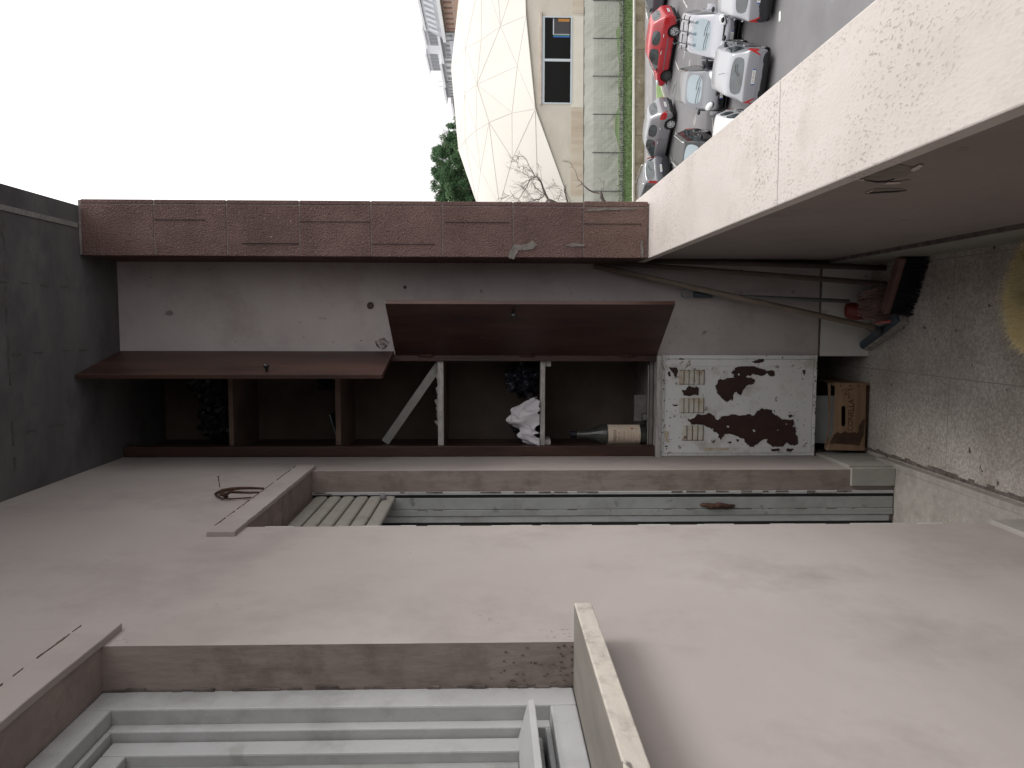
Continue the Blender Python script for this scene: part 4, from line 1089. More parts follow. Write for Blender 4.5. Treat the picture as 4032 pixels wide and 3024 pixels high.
b = MB(); b.add([(-30, wall_y(-30) + .30, GZ + .05), (80, wall_y(80) + .30, GZ + .05), (80, 120, GZ + .05), (-30, 120, GZ + .05)], [(0, 1, 2, 3)])
gs = b.build('lawn', grass_m); gs['kind'] = 'structure'
b = MB(); rnd = random.Random(2)
for _ in range(16000):
    x = rnd.uniform(5, 24); y = rnd.uniform(wall_y(x) + .3, fence_y(x) + .5); h = rnd.uniform(.03, .11); a = rnd.uniform(0, pi)
    if y > fence_y(x) - .35: h *= 2.2
    dx, dy = cos(a) * .03, sin(a) * .03
    b.add([(x - dx, y - dy, GZ + .05), (x + dx, y + dy, GZ + .05), (x + rnd.uniform(-.04, .04), y + rnd.uniform(-.04, .04), GZ + .05 + h)], [(0, 1, 2)])
o = b.build('grass', blade_m); tag(o, 'short green grass of the strip between the low wall and the fence', 'grass', kind='stuff')
b = MB(); b.add([(-30, fence_y(-30) - .12, GZ + .056), (80, fence_y(80) - .12, GZ + .056), (80, fence_y(80) + 2.6, GZ + .056), (-30, fence_y(-30) + 2.6, GZ + .056)], [(0, 1, 2, 3)])
o = b.build('soil_strip', mat('dark_soil', (.07, .075, .06), (.12, .125, .10), scale=2, rough=1)); o['kind'] = 'structure'
# pavement strip at the foot of the wall
b = MB(); b.add([(-30, wall_y(-30) - 2.4, G + .004), (80, wall_y(80) - 2.4, G + .004), (80, wall_y(80), G + .004), (-30, wall_y(-30), G + .004)], [(0, 1, 2, 3)])
o = b.build('pavement', pavement); o['kind'] = 'structure'
# green traffic triangle with kerb
tri = [gp(*Cc(388, 640)), gp(*Cc(415, 655)), gp(*Cc(458, 785)), gp(*Cc(440, 1000)), gp(*Cc(388, 1000))]
b = MB(); b.prism([(p.x, p.y, G + .002) for p in tri], (0, 0, .12)); gt = b.build('grass_triangle', kerb_m); gt['kind'] = 'structure'
c_ = sum((Vector((p.x, p.y, 0)) for p in tri), Vector()) / len(tri)
b = MB(); b.add([((p.x - c_.x) * .93 + c_.x, (p.y - c_.y) * .90 + c_.y, G + .128) for p in tri], [tuple(range(len(tri)))])
o = b.build('triangle_turf', blade_m); o['kind'] = 'structure'

# ---- fence with netting
fe = thing('netting_fence', 'long green wire fence hung with pale grey translucent netting on dark posts', 'fence', (12, FYY, GZ))
FH = 2.95
def lf(b, o): b.v = [tuple(Vector(v) - Vector(o.location)) for v in b.v]; return b
for k in range(-3, 9):
    px = 142 + 153.2 * k
    q = at(2460, px, Y=FYY); x = q.x; y = fence_y(x)
    b = MB(); b.tube([(x, y - .07, GZ - .02), (x, y - .07, GZ + 2.35)], .032, 8); lf(b, fe).build('post', post_m, fe)
xs_ = np.linspace(0, 34, 240)
b = MB()
for x in np.arange(2, 30, .13): b.box(x - .005, x + .005, fence_y(x) - .132, fence_y(x) - .122, GZ - .02, GZ + 2.3)
for z in np.arange(.08, 2.3, .24):
    b.prism([(0, fence_y(0) - .136, GZ + z), (34, fence_y(34) - .136, GZ + z), (34, fence_y(34) - .136, GZ + z + .010), (0, fence_y(0) - .136, GZ + z + .012)], (0, .006, 0))
o = lf(b, fe).build('wire_mesh', wire_m, fe); o['kind'] = 'stuff'
# netting sheet with sagging hem
n, mrow = 420, 26; vs = []; fs = []
hemk = [(0, 0.42), (60, .38), (142, .40), (165, .62), (215, .52), (295, .38), (350, .46), (410, .40), (448, .42), (480, .62), (505, .78), (545, .62), (600, .38), (650, .46), (700, .40), (780, .36), (900, .4), (1300, .4), (-900, .4)]
hemk.sort()
def hem(px):
    for (a, ha), (c, hc) in zip(hemk, hemk[1:]):
        if a <= px <= c: return ha + (hc - ha) * (px - a) / (c - a)
    return .4
for i in range(n + 1):
    x = 2 + 30 * i / n; y = fence_y(x)
    px = 1272 - (x / y) * 3028 * .995
    hz = hem(px) + .16
    for j in range(mrow + 1):
        t = j / mrow; z = GZ + hz + (FH - hz) * t
        off = .05 * mnoise.noise(Vector((x * 1.1, z * .6, 0))) + (1 - t) ** 3 * .16 * abs(mnoise.noise(Vector((x * 2.2 + z * 1.5, z * .8, 3)))) + .02 * mnoise.noise(Vector((x * 3, z * 3 + x * 2, 9)))
        vs.append((x, y - .03 + off * .8 - .02, z))
for i in range(n):
    for j in range(mrow): fs.append((i * (mrow + 1) + j, (i + 1) * (mrow + 1) + j, (i + 1) * (mrow + 1) + j + 1, i * (mrow + 1) + j + 1))
o = lf(MB().add(vs, fs), fe).build('netting', tarp, fe, smooth=True)
b = MB(); b.prism([(2, fence_y(2) - .05, GZ + FH - .02), (32, fence_y(32) - .05, GZ + FH - .02), (32, fence_y(32) + .03, GZ + FH - .02), (2, fence_y(2) + .03, GZ + FH - .02)], (0, 0, .05)); lf(b, fe).build('top_rail', post_m, fe)
# undergrowth along the foot of the fence
b = MB(); rnd = random.Random(12)
for _ in range(5200):
    x = rnd.uniform(5, 24); y = fence_y(x) + rnd.uniform(.0, .5)
    if x < 9.6 and rnd.random() < .5: y -= .35
    z = GZ + rnd.uniform(.03, .5 if x > 9.6 else .8) * rnd.random() ** .6 + .03; s_ = rnd.uniform(.03, .08)
    v = [Vector((rnd.gauss(0, 1), rnd.gauss(0, 1), rnd.gauss(0, 1))).normalized() * s_ for _ in range(3)]; c = Vector((x, y, z))
    b.add([c + v[0], c + v[1], c + v[2]], [(0, 1, 2)])
o = b.build('undergrowth', hedge_m); tag(o, 'low green weeds along the foot of the netting fence', 'weeds', kind='stuff')

# ---- sports dome
DYY = 58.5
dome = thing('sports_dome', 'large cream white fabric sports dome with ribbed panels, beige wall and double window', 'building', (15, DYY, GZ))
def C1(x, y): return (1650 + x / 2.024, y / 2.024)
def n3(p, Y): q = at(*C1(*p), Y=Y); return Vector(q)
# eave nodes along the near wall, continued beyond the view on both sides
e = {'E00': n3((850, -900), 58.5 + 4), 'E0': n3((838, -380), 58.8), 'E1': n3((852, 125), 58.5), 'E2': n3((925, 868), 58.5), 'E3': n3((1195, 1610), 58.6), 'E4': n3((1520, 2420), 61)}
N = dict(e)
N.update({'A0': n3((600, -480), 61.5), 'N1': n3((648, 210), 61.5), 'N2': n3((783, 525), 60.2), 'N4': n3((740, 900), 60.6), 'N3': n3((556, 975), 62.2), 'N5': n3((742, 1268), 60.9), 'N6': n3((640, 1640), 62.5), 'N7': n3((940, 1400), 59.6),
          'B0': n3((500, -250), 64.0), 'M1': n3((495, 318), 64.2), 'M2': n3((461, 672), 64.6), 'M3': n3((455, 1040), 65), 'M4': n3((490, 1360), 65.2), 'K1': n3((370, 385), 67), 'K2': n3((365, 745), 67.5), 'K3': n3((366, 1118), 67.6),
          'S00': n3((430, -700), 71), 'S0': n3((315, 0), 71), 'S1': n3((255, 540), 72), 'S2': n3((313, 1195), 71), 'S3': n3((460, 1625), 69.5), 'S4': n3((720, 2420), 67)})
T = [('E00', 'E0', 'A0'), ('E0', 'E1', 'N1'), ('E0', 'N1', 'A0'), ('E1', 'N2', 'N1'), ('E1', 'E2', 'N2'), ('E2', 'N4', 'N2'), ('E2', 'N5', 'N4'), ('E2', 'N7', 'N5'), ('E2', 'E3', 'N7'), ('N7', 'E3', 'N6'), ('N7', 'N6', 'N5'), ('E3', 'E4', 'N6'),
     ('A0', 'N1', 'B0'), ('B0', 'N1', 'M1'), ('N1', 'N2', 'M2'), ('N1', 'M2', 'M1'), ('N2', 'N4', 'M2'), ('N4', 'N3', 'M2'), ('N4', 'N5', 'N3'), ('N5', 'N6', 'N3'), ('M2', 'N3', 'M3'), ('N3', 'M4', 'M3'), ('N3', 'N6', 'M4'),
     ('B0', 'M1', 'K1'), ('M1', 'M2', 'K1'), ('M2', 'K2', 'K1'), ('M2', 'M3', 'K2'), ('M3', 'K3', 'K2'), ('M3', 'M4', 'K3'), ('A0', 'B0', 'S00'), ('B0', 'S0', 'S00'), ('B0', 'K1', 'S0'), ('K1', 'K2', 'S1'), ('K1', 'S1', 'S0'), ('K2', 'K3', 'S2'), ('K2', 'S2', 'S1'),
     ('K3', 'M4', 'S3'), ('K3', 'S3', 'S2'), ('M4', 'N6', 'S3'), ('N6', 'E4', 'S4'), ('N6', 'S4', 'S3'), ('E00', 'A0', 'S00')]
keys = list(N); idx = {k: i for i, k in enumerate(keys)}
vs = [N[k].copy() for k in keys]; fs = [tuple(idx[k] for k in t) for t in T]
# the far half: mirror of the crown line dropping behind
far = {}
for k, dz, dy in (('S00', -3.2, 14), ('S0', -3.6, 15), ('S1', -3.6, 15), ('S2', -3.6, 14), ('S3', -3.4, 12), ('S4', -2.6, 8)):
    far[k] = len(vs); vs.append(N[k] + Vector((0, dy, dz)))
sk = ['S00', 'S0', 'S1', 'S2', 'S3', 'S4']
for a_, c_ in zip(sk, sk[1:]): fs += [(idx[a_], idx[c_], far[c_]), (idx[a_], far[c_], far[a_])]
rf = lf(MB().add(vs, fs), dome).build('fabric_roof', fabric, dome, smooth=True)
edges = set()
for t in T:
    for i in range(3): edges.add(tuple(sorted((t[i], t[(i + 1) % 3]))))
b = MB(); strong = {('E1', 'N1'), ('N1', 'N2'), ('E2', 'N3'), ('E3', 'N7')}
for a_, c_ in sorted(edges):
    if a_[0] == 'S' and c_[0] == 'S': continue
    p, q = N[a_], N[c_]; up = Vector((0, -.05, .03))
    b.tube([p + up * .1, q + up * .1], .022, 5)
lf(b, dome).build('seam', seam_m, rf)
b = MB()
for a_, c_ in (('E00', 'E0'), ('E0', 'E1'), ('E1', 'E2'), ('E2', 'E3'), ('E3', 'E4')): b.tube([N[a_] + Vector((0, -.08, 0)), N[c_] + Vector((0, -.08, 0))], .05, 6)
lf(b, dome).build('eave_pipe', fabric, dome)
# wall under the eaves (slightly inside) with window opening
YW = DYY + .04
wv = [N['E00'], N['E0'], N['E1'], N['E2'], N['E3'], N['E4']]
top = [Vector((p.x, YW if 0 < i < 5 else p.y, p.z)) for i, p in enumerate(wv)]
b = MB()
wl = at(*C1(985, 130), Y=YW); wr = at(*C1(1215, 830), Y=YW)
wx0, wx1, wz1, wz0 = wr.x, wl.x, wl.z, wr.z
def topz(x):
    for p, q in zip(top, top[1:]):
        if q.x <= x <= p.x: return q.z + (p.z - q.z) * (x - q.x) / (p.x - q.x)
    return top[-1].z
xs_ = sorted({round(p.x, 4) for p in top[1:-1]} | {wx0, wx1}, reverse=True)
for xa, xb in zip(xs_, xs_[1:]):
    inside = (xb >= wx0 - .01 and xa <= wx1 + .01)
    if inside:
        b.quad((xa, YW, GZ), (xb, YW, GZ), (xb, YW, wz0), (xa, YW, wz0)); b.quad((xa, YW, wz1), (xb, YW, wz1), (xb, YW, topz(xb)), (xa, YW, topz(xa)))
    else:
        b.quad((xa, YW, GZ), (xb, YW, GZ), (xb, YW, topz(xb)), (xa, YW, topz(xa)))
b.quad((top[0].x, top[0].y, GZ), (top[1].x, YW, GZ), top[1], top[0]); b.quad((top[4].x, YW, GZ), (top[5].x, top[5].y, GZ), top[5], top[4])
p5 = top[5]; b.quad(p5, (p5.x, p5.y, GZ), (p5.x - 1, p5.y + 14, GZ), (p5.x - 1, p5.y + 14, p5.z - .5))
lf(b, dome).build('wall', hallwall, dome)
# stained band low on the wall either side of the window
bz1 = at(*C1(1215, 500), Y=YW).z; bz0 = bz1 - 1.6
for ya, yc in ((-400, 105), (845, 1560)):
    xa = at(*C1(1215, ya), Y=YW).x; xc = at(*C1(1215, yc), Y=YW).x
    b = MB(); b.box(xc, xa, YW - .02, YW - .003, bz1 - .95, bz1); lf(b, dome).build('stained_band', hallpink, dome)
b = MB(); b.box(at(*C1(1, 842), Y=YW).x, at(*C1(1, 112), Y=YW).x, YW - .03, YW - .003, bz1 - 1.6, bz1 + .02); lf(b, dome).build('sill_panel', mat('pale_beige_panel', (.60, .56, .49), (.66, .62, .56), scale=.8, rough=.7), dome)
# base pipe / ledge seen just above the fence
# window
wf = MB(); fw = .09; xm = at(*C1(1100, 477), Y=YW).x
wf.box(wx0, wx1, YW - .06, YW + .05, wz1 - .16, wz1 + .04); wf.box(wx0, wx1, YW - .06, YW + .05, wz0 - .02, wz0 + .1)
for x in (wx0, wx1 - fw): wf.box(x, x + fw, YW - .059, YW + .05, wz0 + .1005, wz1 - .1605)
wf.box(xm - .12, xm + .06, YW - .059, YW + .05, wz0 + .1005, wz1 - .1605)
wo = lf(wf, dome).build('window', alu_frame, dome)
b = MB(); b.box(wx0 + fw, xm - .12, YW + .02, YW + .03, wz0 + .1, wz1 - .16); lf(b, dome).build('pane', hall_glass, wo)
b = MB(); b.box(xm + .06, wx1 - fw, YW + .021, YW + .031, wz0 + .1, wz1 - .16); lf(b, dome).build('pane', hall_glass, wo)
# what is reflected / seen behind the right hand pane: small inner window with coloured bands
def strip(x0, y0, x1, y1, m, nm, off=.015):
    a_ = at(*C1(x0, y0), Y=YW); c_ = at(*C1(x1, y1), Y=YW)
    b = MB(); b.box(min(a_.x, c_.x), max(a_.x, c_.x), YW + off, YW + off + .004, min(a_.z, c_.z), max(a_.z, c_.z)); lf(b, dome).build(nm, m, wo)
strip(1072, 148, 1200, 272, mat('inner_pane_grey', (.06, .055, .06), rough=.2), 'inner_pane', .0135)
strip(1068, 146, 1075, 275, alu_frame, 'inner_frame', .011); strip(1068, 270, 1200, 276, alu_frame, 'inner_frame', .0105)
strip(1110, 148, 1200, 172, mat('orange_band', (.42, .20, .05), rough=.5), 'colour_band', .009)
strip(1070, 278, 1200, 284, mat('green_band', (.10, .30, .12), rough=.5), 'colour_band', .009)
strip(1070, 285, 1200, 298, mat('blue_band', (.04, .12, .38), rough=.5), 'colour_band', .009)
b = MB(); rnd = random.Random(6); a_ = at(*C1(970, 100), Y=YW).x; c_ = at(*C1(970, 838), Y=YW).x; zt = at(*C1(965, 500), Y=YW).z
b.box(c_, a_, YW - .16, YW - .004, zt - .10, zt + .03); lf(b, dome).build('rain_ledge', mat('ledge_pinkish', (.44, .36, .31), (.55, .48, .42), scale=2, rough=.8), dome)
# end pipe of the wall and broken downpipe
q0 = at(*C1(1320, 1416), Y=57.5); q1 = at(*C1(1545, 1413), Y=57.5)
# ---- conifers beyond the dome
def crown(name, lab, c, r, seed, nclump=240, per=90, m=(leaf_m, leaf2_m), trunk=None, size=.32):
    t = thing(name, lab, 'tree', (c[0], c[1], trunk[2] if trunk else G))
    rnd = random.Random(seed); b = MB()
    for k in range(nclump):
        th_ = rnd.uniform(0, 2 * pi); ph = math.acos(rnd.uniform(-.75, 1)); rr = rnd.uniform(.62, 1.0)
        wob = 1 + .22 * mnoise.noise(Vector((cos(th_) * 2 + seed, sin(th_) * 2, ph * 2)))
        cc = Vector((c[0] + r[0] * rr * wob * sin(ph) * cos(th_), c[1] + r[1] * rr * wob * sin(ph) * sin(th_), c[2] + r[2] * rr * wob * cos(ph)))
        cr_ = rnd.uniform(.45, 1.0) * r[0] * .2; b.mi = 0 if rnd.random() < .62 else 1
        for _ in range(per):
            d = Vector((rnd.gauss(0, 1), rnd.gauss(0, 1), rnd.gauss(0, .8))); d = d.normalized() * cr_ * rnd.uniform(.5, 1)
            p = cc + d; s_ = size * rnd.uniform(.5, 1)
            u = Vector((rnd.gauss(0, 1), rnd.gauss(0, 1), rnd.gauss(0, 1) + .6)).normalized(); v_ = u.orthogonal().normalized()
            b.add([p - v_ * s_ * .25, p + v_ * s_ * .25, p + u * s_], [(0, 1, 2)])
    lf(b, t).build('crown', list(m), t)
    b = MB(); z0 = trunk[2] if trunk else G
    b.tube([(c[0], c[1], z0), (c[0] + .2, c[1], (z0 + c[2]) / 2), (c[0] - .1, c[1], c[2] + r[2] * .4)], [.32, .26, .10], 8)
    for k in range(8):
        a = k * 2.4; zz = c[2] - r[2] * .3 + k * r[2] * .12
        b.tube([(c[0], c[1], zz), (c[0] + cos(a) * r[0] * .4, c[1] + sin(a) * r[1] * .4, zz + .8), (c[0] + cos(a) * r[0] * .75, c[1] + sin(a) * r[1] * .75, zz + 1.1)], [.10, .06, .02], 5)
    lf(b, t).build('trunk', bark, t)
    return t
def cc_(px, py, Y): q = at(px, py, Y=Y); return (q.x, q.y, q.z)
crown('pine_tree', 'dense dark green pine behind the dome with a few bare twigs above its crown', cc_(1850, 560, 88), (3.0, 2.8, 2.9), 1, 150, 110)
crown('pine_tree', 'tallest dark green pine behind the dome, in the middle of the group', cc_(1815, 640, 90), (3.4, 3.0, 3.6), 2, 190, 110)
crown('pine_tree', 'dark green pine behind the dome closest to the tiled pillar', cc_(1820, 745, 86), (3.2, 3.0, 3.3), 3, 190, 110)
crown('pine_tree', 'dark pine mostly hidden behind the dome roof and the tiled pillar', cc_(1860, 850, 87), (3.2, 3.0, 3.3), 4, 120, 90)
# bare twigs above the pine
def twigs(b, p, d, L_, r, depth, rnd, plane=None):
    q = p + d * L_ * .5 + Vector((rnd.uniform(-.08, .08), rnd.uniform(-.05, .05), rnd.uniform(-.08, .08))) * L_; e_ = p + d * L_ + Vector((rnd.uniform(-.1, .1), 0, rnd.uniform(-.1, .1))) * L_
    b.tube([p, q, e_], [r, r * .75, r * .5], 4, cap=False)
    if depth <= 0: return
    for k in range(rnd.choice((2, 3, 3, 4))):
        t = rnd.uniform(.3, 1); o_ = p.lerp(e_, t)
        nd = (d + Vector((rnd.uniform(-1, 1), rnd.uniform(-.5, .5), rnd.uniform(-.8, 1))) * .75).normalized()
        twigs(b, o_, nd, L_ * rnd.uniform(.45, .75), r * .55, depth - 1, rnd)
bt = thing('bare_tree', 'pale leafless treetop showing just above the dark pines', 'tree', cc_(1800, 545, 93))
b = MB(); rnd = random.Random(17); base = Vector(cc_(1790, 545, 93)); b.tube([Vector((base.x, base.y, G)), base], [.25, .08], 6)
for a in (-.5, -.15, .2, .5): twigs(b, base, Vector((a, 0, 1)).normalized(), 1.1, .05, 3, rnd)
lf(b, bt).build('branches', mat('pale_twig', (.36, .34, .35), rough=1), bt)
# ---- leafless tree beside the pillar
YT = 46.5
tr = thing('bare_tree', 'leafless tree with dark crooked limbs half hidden by the tiled pillar', 'tree', cc_(2640, 960, YT))
def tp(x, y, dy=0): q = at(1900 + x / 4.0218, 550 + y / 4.0218, Y=YT + dy); return Vector(q)
rnd = random.Random(44)
b = MB()
def limb(pts, r0, r1, dy=0, tw=0, tl=1.0, tr_=.009):
    P_ = [tp(x, y, dy + .15 * math.sin(i)) for i, (x, y) in enumerate(pts)]
    n = len(P_); rs = [(r0 + (r1 - r0) * i / (n - 1)) * .66 for i in range(n)]; tw = int(tw * .5)
    b.tube(P_, rs, 6)
    for _ in range(tw):
        k = rnd.randrange(n - 1); t = rnd.random(); o_ = P_[k].lerp(P_[k + 1], t); d = (P_[k + 1] - P_[k]).normalized()
        nd = (d * .5 + Vector((rnd.uniform(-1, 1), rnd.uniform(-.4, .4), rnd.uniform(-.5, 1.1)))).normalized()
        twigs(b, o_, nd, tl * rnd.uniform(.5, 1), tr_, 2, rnd)
fork = (1040, 950)
limb([(1700, 1900), (1500, 1500), (1300, 1130), (1150, 1010), (1080, 968), fork], .34, .12)
limb([fork, (1010, 990), (960, 1060), (860, 1180)], .11, .07)
limb([fork, (990, 850), (955, 760), (930, 680), (895, 620), (860, 590), (830, 580)], .115, .06, 0, 12, .7)
limb([(860, 590), (800, 600), (740, 640), (715, 720), (680, 780), (640, 830), (610, 890), (570, 940), (520, 930), (470, 870), (430, 800)], .05, .012, 0, 22, .8)
limb([(830, 580), (800, 520), (765, 460), (730, 400), (700, 320), (660, 270), (620, 235)], .045, .008, .2, 20, .6)
limb([(820, 570), (740, 600), (700, 560), (640, 520), (600, 510), (580, 430), (560, 380), (530, 330)], .03, .008, .3, 22, .6)
limb([(990, 855), (940, 840), (880, 790), (820, 750), (815, 690), (850, 680)], .05, .025, -.2, 8, .5)
limb([(990, 850), (960, 900), (900, 940), (850, 950), (800, 970), (700, 990), (630, 1010)], .05, .02, -.1, 16, .7)
limb([(1000, 850), (930, 880), (880, 990), (820, 960), (780, 920), (730, 860), (670, 760), (600, 730)], .035, .01, .2, 22, .7)
limb([(930, 680), (880, 640), (820, 625), (760, 640), (690, 650), (640, 690)], .03, .008, .1, 14, .5)
limb([(640, 1010), (560, 960), (480, 900), (400, 880)], .02, .007, 0, 12, .6)
limb([(930, 680), (930, 590), (920, 500), (935, 430)], .02, .006, 0, 4, .3)
limb([(1150, 1080), (1140, 960), (1120, 880), (1070, 790), (1040, 770)], .016, .006)
limb([(1420, 1300), (1370, 1080), (1345, 980), (1320, 880), (1295, 790), (1300, 770)], .11, .05, .5, 10, .6)
limb([(1300, 830), (1320, 760), (1322, 710)], .05, .03, .5, 3, .3)
limb([(1310, 850), (1240, 790), (1190, 750), (1150, 690), (1090, 685)], .018, .006, .5, 12, .5)
limb([(1340, 960), (1290, 920), (1230, 880), (1180, 890), (1150, 960)], .018, .006, .5, 10, .4)
limb([(2150, 1500), (2050, 1200), (1945, 1010), (1905, 960), (1880, 890), (1862, 815)], .24, .13, -.5, 6, .5)
limb([(1880, 850), (1800, 840), (1740, 825), (1690, 800), (1630, 750), (1580, 700), (1560, 660)], .085, .05, -.5, 4, .4)
limb([(1560, 660), (1510, 630), (1495, 570), (1470, 490), (1440, 450), (1410, 400), (1380, 350), (1370, 300)], .028, .008, -.5, 9, .4)
limb([(1580, 700), (1530, 725), (1490, 750)], .035, .012, -.5)
limb([(1560, 655), (1480, 650), (1390, 652)], .016, .006, -.5)
limb([(1905, 900), (1915, 800), (1920, 700), (1905, 630)], .018, .007, -.5, 5, .35)
lf(b, tr).build('limbs', twig_m, tr)

# ---- row of apartment blocks far behind, facing the street
def block(label, wallm, ya, yb, ztop, floors, roof=None, xf=52, cols=6, wincol=win_m, over=0, balc=False, groupz=2.9, wfrac=.42, penth=False):
    """ya nearer, yb farther (y along the street); the front faces the camera side (-X)"""
    t = thing('apartment_block', label, 'building', (xf, (ya + yb) / 2, G))
    b = MB(); b.box(xf, xf + 14, ya, yb, G, ztop); wo_ = lf(b, t).build('wall', wallm, t)
    cw_ = (yb - ya) / cols
    for f_ in range(floors):
        z1 = ztop - .55 - f_ * groupz; z0 = z1 - 1.5
        for c in range(cols):
            y0 = ya + cw_ * (c + .5 - wfrac / 2); y1 = ya + cw_ * (c + .5 + wfrac / 2)
            fr = lf(MB().box(xf - .05, xf + .02, y0 - .12, y1 + .12, z0 - .1, z1 + .1), t).build('window', mat('window_surround', (.62, .62, .63), rough=.8), t)
            lf(MB().box(xf - .08, xf - .055, y0, y1, z0, z1), t).build('pane', wincol if (c + f_) % 3 else blind_m if wallm is bld_pink else wincol, fr)
        if balc:
            lf(MB().box(xf - 1.3, xf - .001, ya + .3, yb - .3, z0 - .55, z0 - .38), t).build('balcony_slab', bld_white, t)
            bb = MB(); bb.box(xf - 1.3, xf - 1.22, ya + .3, yb - .3, z0 - .375, z0 + .45); lf(bb, t).build('railing', roof_mid, t)
    # end windows towards the camera
    for f_ in range(floors):
        z1 = ztop - .55 - f_ * groupz
        for c in range(3):
            x0 = xf + 2 + c * 4
            fr = lf(MB().box(x0 - .1, x0 + 1.3, ya - .05, ya + .02, z1 - 1.6, z1 + .1), t).build('window', mat('window_surround', (.62, .62, .63), rough=.8), t)
            lf(MB().box(x0, x0 + 1.2, ya - .08, ya - .055, z1 - 1.5, z1), t).build('pane', win_m, fr)
    if roof == 'mansard':
        rb = MB(); h = 3.2
        rb.prism([(xf - 1.2, ya - 1.0, ztop), (xf + 15, ya - 1.0, ztop), (xf + 13, ya - 1.0, ztop + h), (xf + .6, ya - 1.0, ztop + h)], (0, yb - ya + 2.0, 0))
        ro = lf(rb, t).build('roof', roof_grey, t)
        for k in range(cols):
            y0 = ya + cw_ * (k + .2); rbx = MB(); rbx.prism([(xf - .75, y0, ztop + .9), (xf - .15, y0, ztop + 2.6), (xf + 1, y0, ztop + 2.6), (xf + .5, y0, ztop + .9)], (0, cw_ * .5, 0)); lf(rbx, t).build('skylight', roof_mid, ro)
        lf(MB().box(xf - 1.6, xf - 1.1, ya - 1.2, yb + 1.2, ztop - .35, ztop + .2), t).build('gutter_band', bld_white, t)
        lf(MB().box(xf + .4, xf + .9, ya - 1.1, yb + 1.1, ztop + h + .01, ztop + h + .35), t).build('ridge_band', bld_white, t)
    elif roof == 'flat':
        lf(MB().box(xf - 1.2, xf + 14.5, ya - .4, yb + .4, ztop + .005, ztop + .45), t).build('roof', bld_white, t)
    if penth:
        po = lf(MB().box(xf + 1.5, xf + 11, ya + 1, yb - 2, ztop + .46, ztop + 3.1), t).build('penthouse', bld_grey, t)
        lf(MB().box(xf + 1.0, xf + 11.5, ya + .6, yb - 1.6, ztop + 3.105, ztop + 3.4), t).build('penthouse_roof', bld_white, po)
        for c in range(5):
            y0 = ya + 2 + c * (yb - ya - 4) / 5; lf(MB().box(xf + 1.42, xf + 1.49, y0, y0 + 1.6, ztop + 1.0, ztop + 2.5), t).build('penthouse_window', win_m, po)
    return t
XF = 52.
def yat(py): # Y where the street front is seen at picture row py
    return at(1800, py, X=XF).y
def zat(px, py): return at(px, py, X=XF).z
Ya = yat(-160); Yb = yat(122); Yc = yat(225); Yd = yat(320); Ye = yat(385); Yf = yat(445)
block('pinkish apartment block with a grey mansard roof, nearest of the far row', bld_pink, Ya, Yb, zat(1738, 60), 7, 'mansard', XF, 12, blind_m, balc=False)
block('grey apartment block with long balconies between the pinkish block and the white one', bld_grey, Yb + 1, Yc, zat(1742, 180), 7, 'flat', XF, 5, win_m, balc=True, penth=True)
block('white apartment block with dark square windows in the far row', bld_white, Yc + 1, Yd, zat(1745, 260), 7, 'flat', XF, 4, win_m, penth=True)
block('pale grey block with stepped balconies farther down the row', bld_grey, Yd + 1, Ye, zat(1757, 350), 7, 'flat', XF, 5, win_m, balc=True)
block('small distant grey house at the far end of the row', bld_grey, Ye + 1, Yf, zat(1785, 400), 5, 'flat', XF, 6, win_m)
def antenna(px, py, h, Y):
    q = at(px, py, X=XF + 4); b = MB(); b.tube([(q.x, q.y, q.z - h), (q.x, q.y, q.z)], .05, 5)
    b.tube([(q.x, q.y - .6, q.z - .1), (q.x, q.y + .6, q.z - .1)], .04, 4); b.tube([(q.x, q.y - .4, q.z - .5), (q.x, q.y + .4, q.z - .5)], .04, 4)
    return b
for (px, py, h, lab) in ((1700, 191, 3.2, 'thin roof antenna nearest the grey block on the far roofs'), (1700, 210, 3.2, 'thin roof antenna beside the water tank on the far roofs'), (1726, 322, 2.5, 'thin roof antenna at the end of the white block'), (1730, 340, 2.5, 'thin roof antenna above the stepped pale block')):
    tag(antenna(px, py, h, 0).build('roof_antenna', mat('antenna_grey', (.34, .34, .36), rough=.7)), lab, 'antenna', group='antennas on the far roofs')

# ================================================================== CARS
def interp(tbl, x):
    for (a, *va), (c, *vc) in zip(tbl, tbl[1:]):
        if a <= x <= c:
            t = (x - a) / (c - a); return [p + (q - p) * t for p, q in zip(va, vc)]
    return list(tbl[-1][1:] if x > tbl[-1][0] else tbl[0][1:])


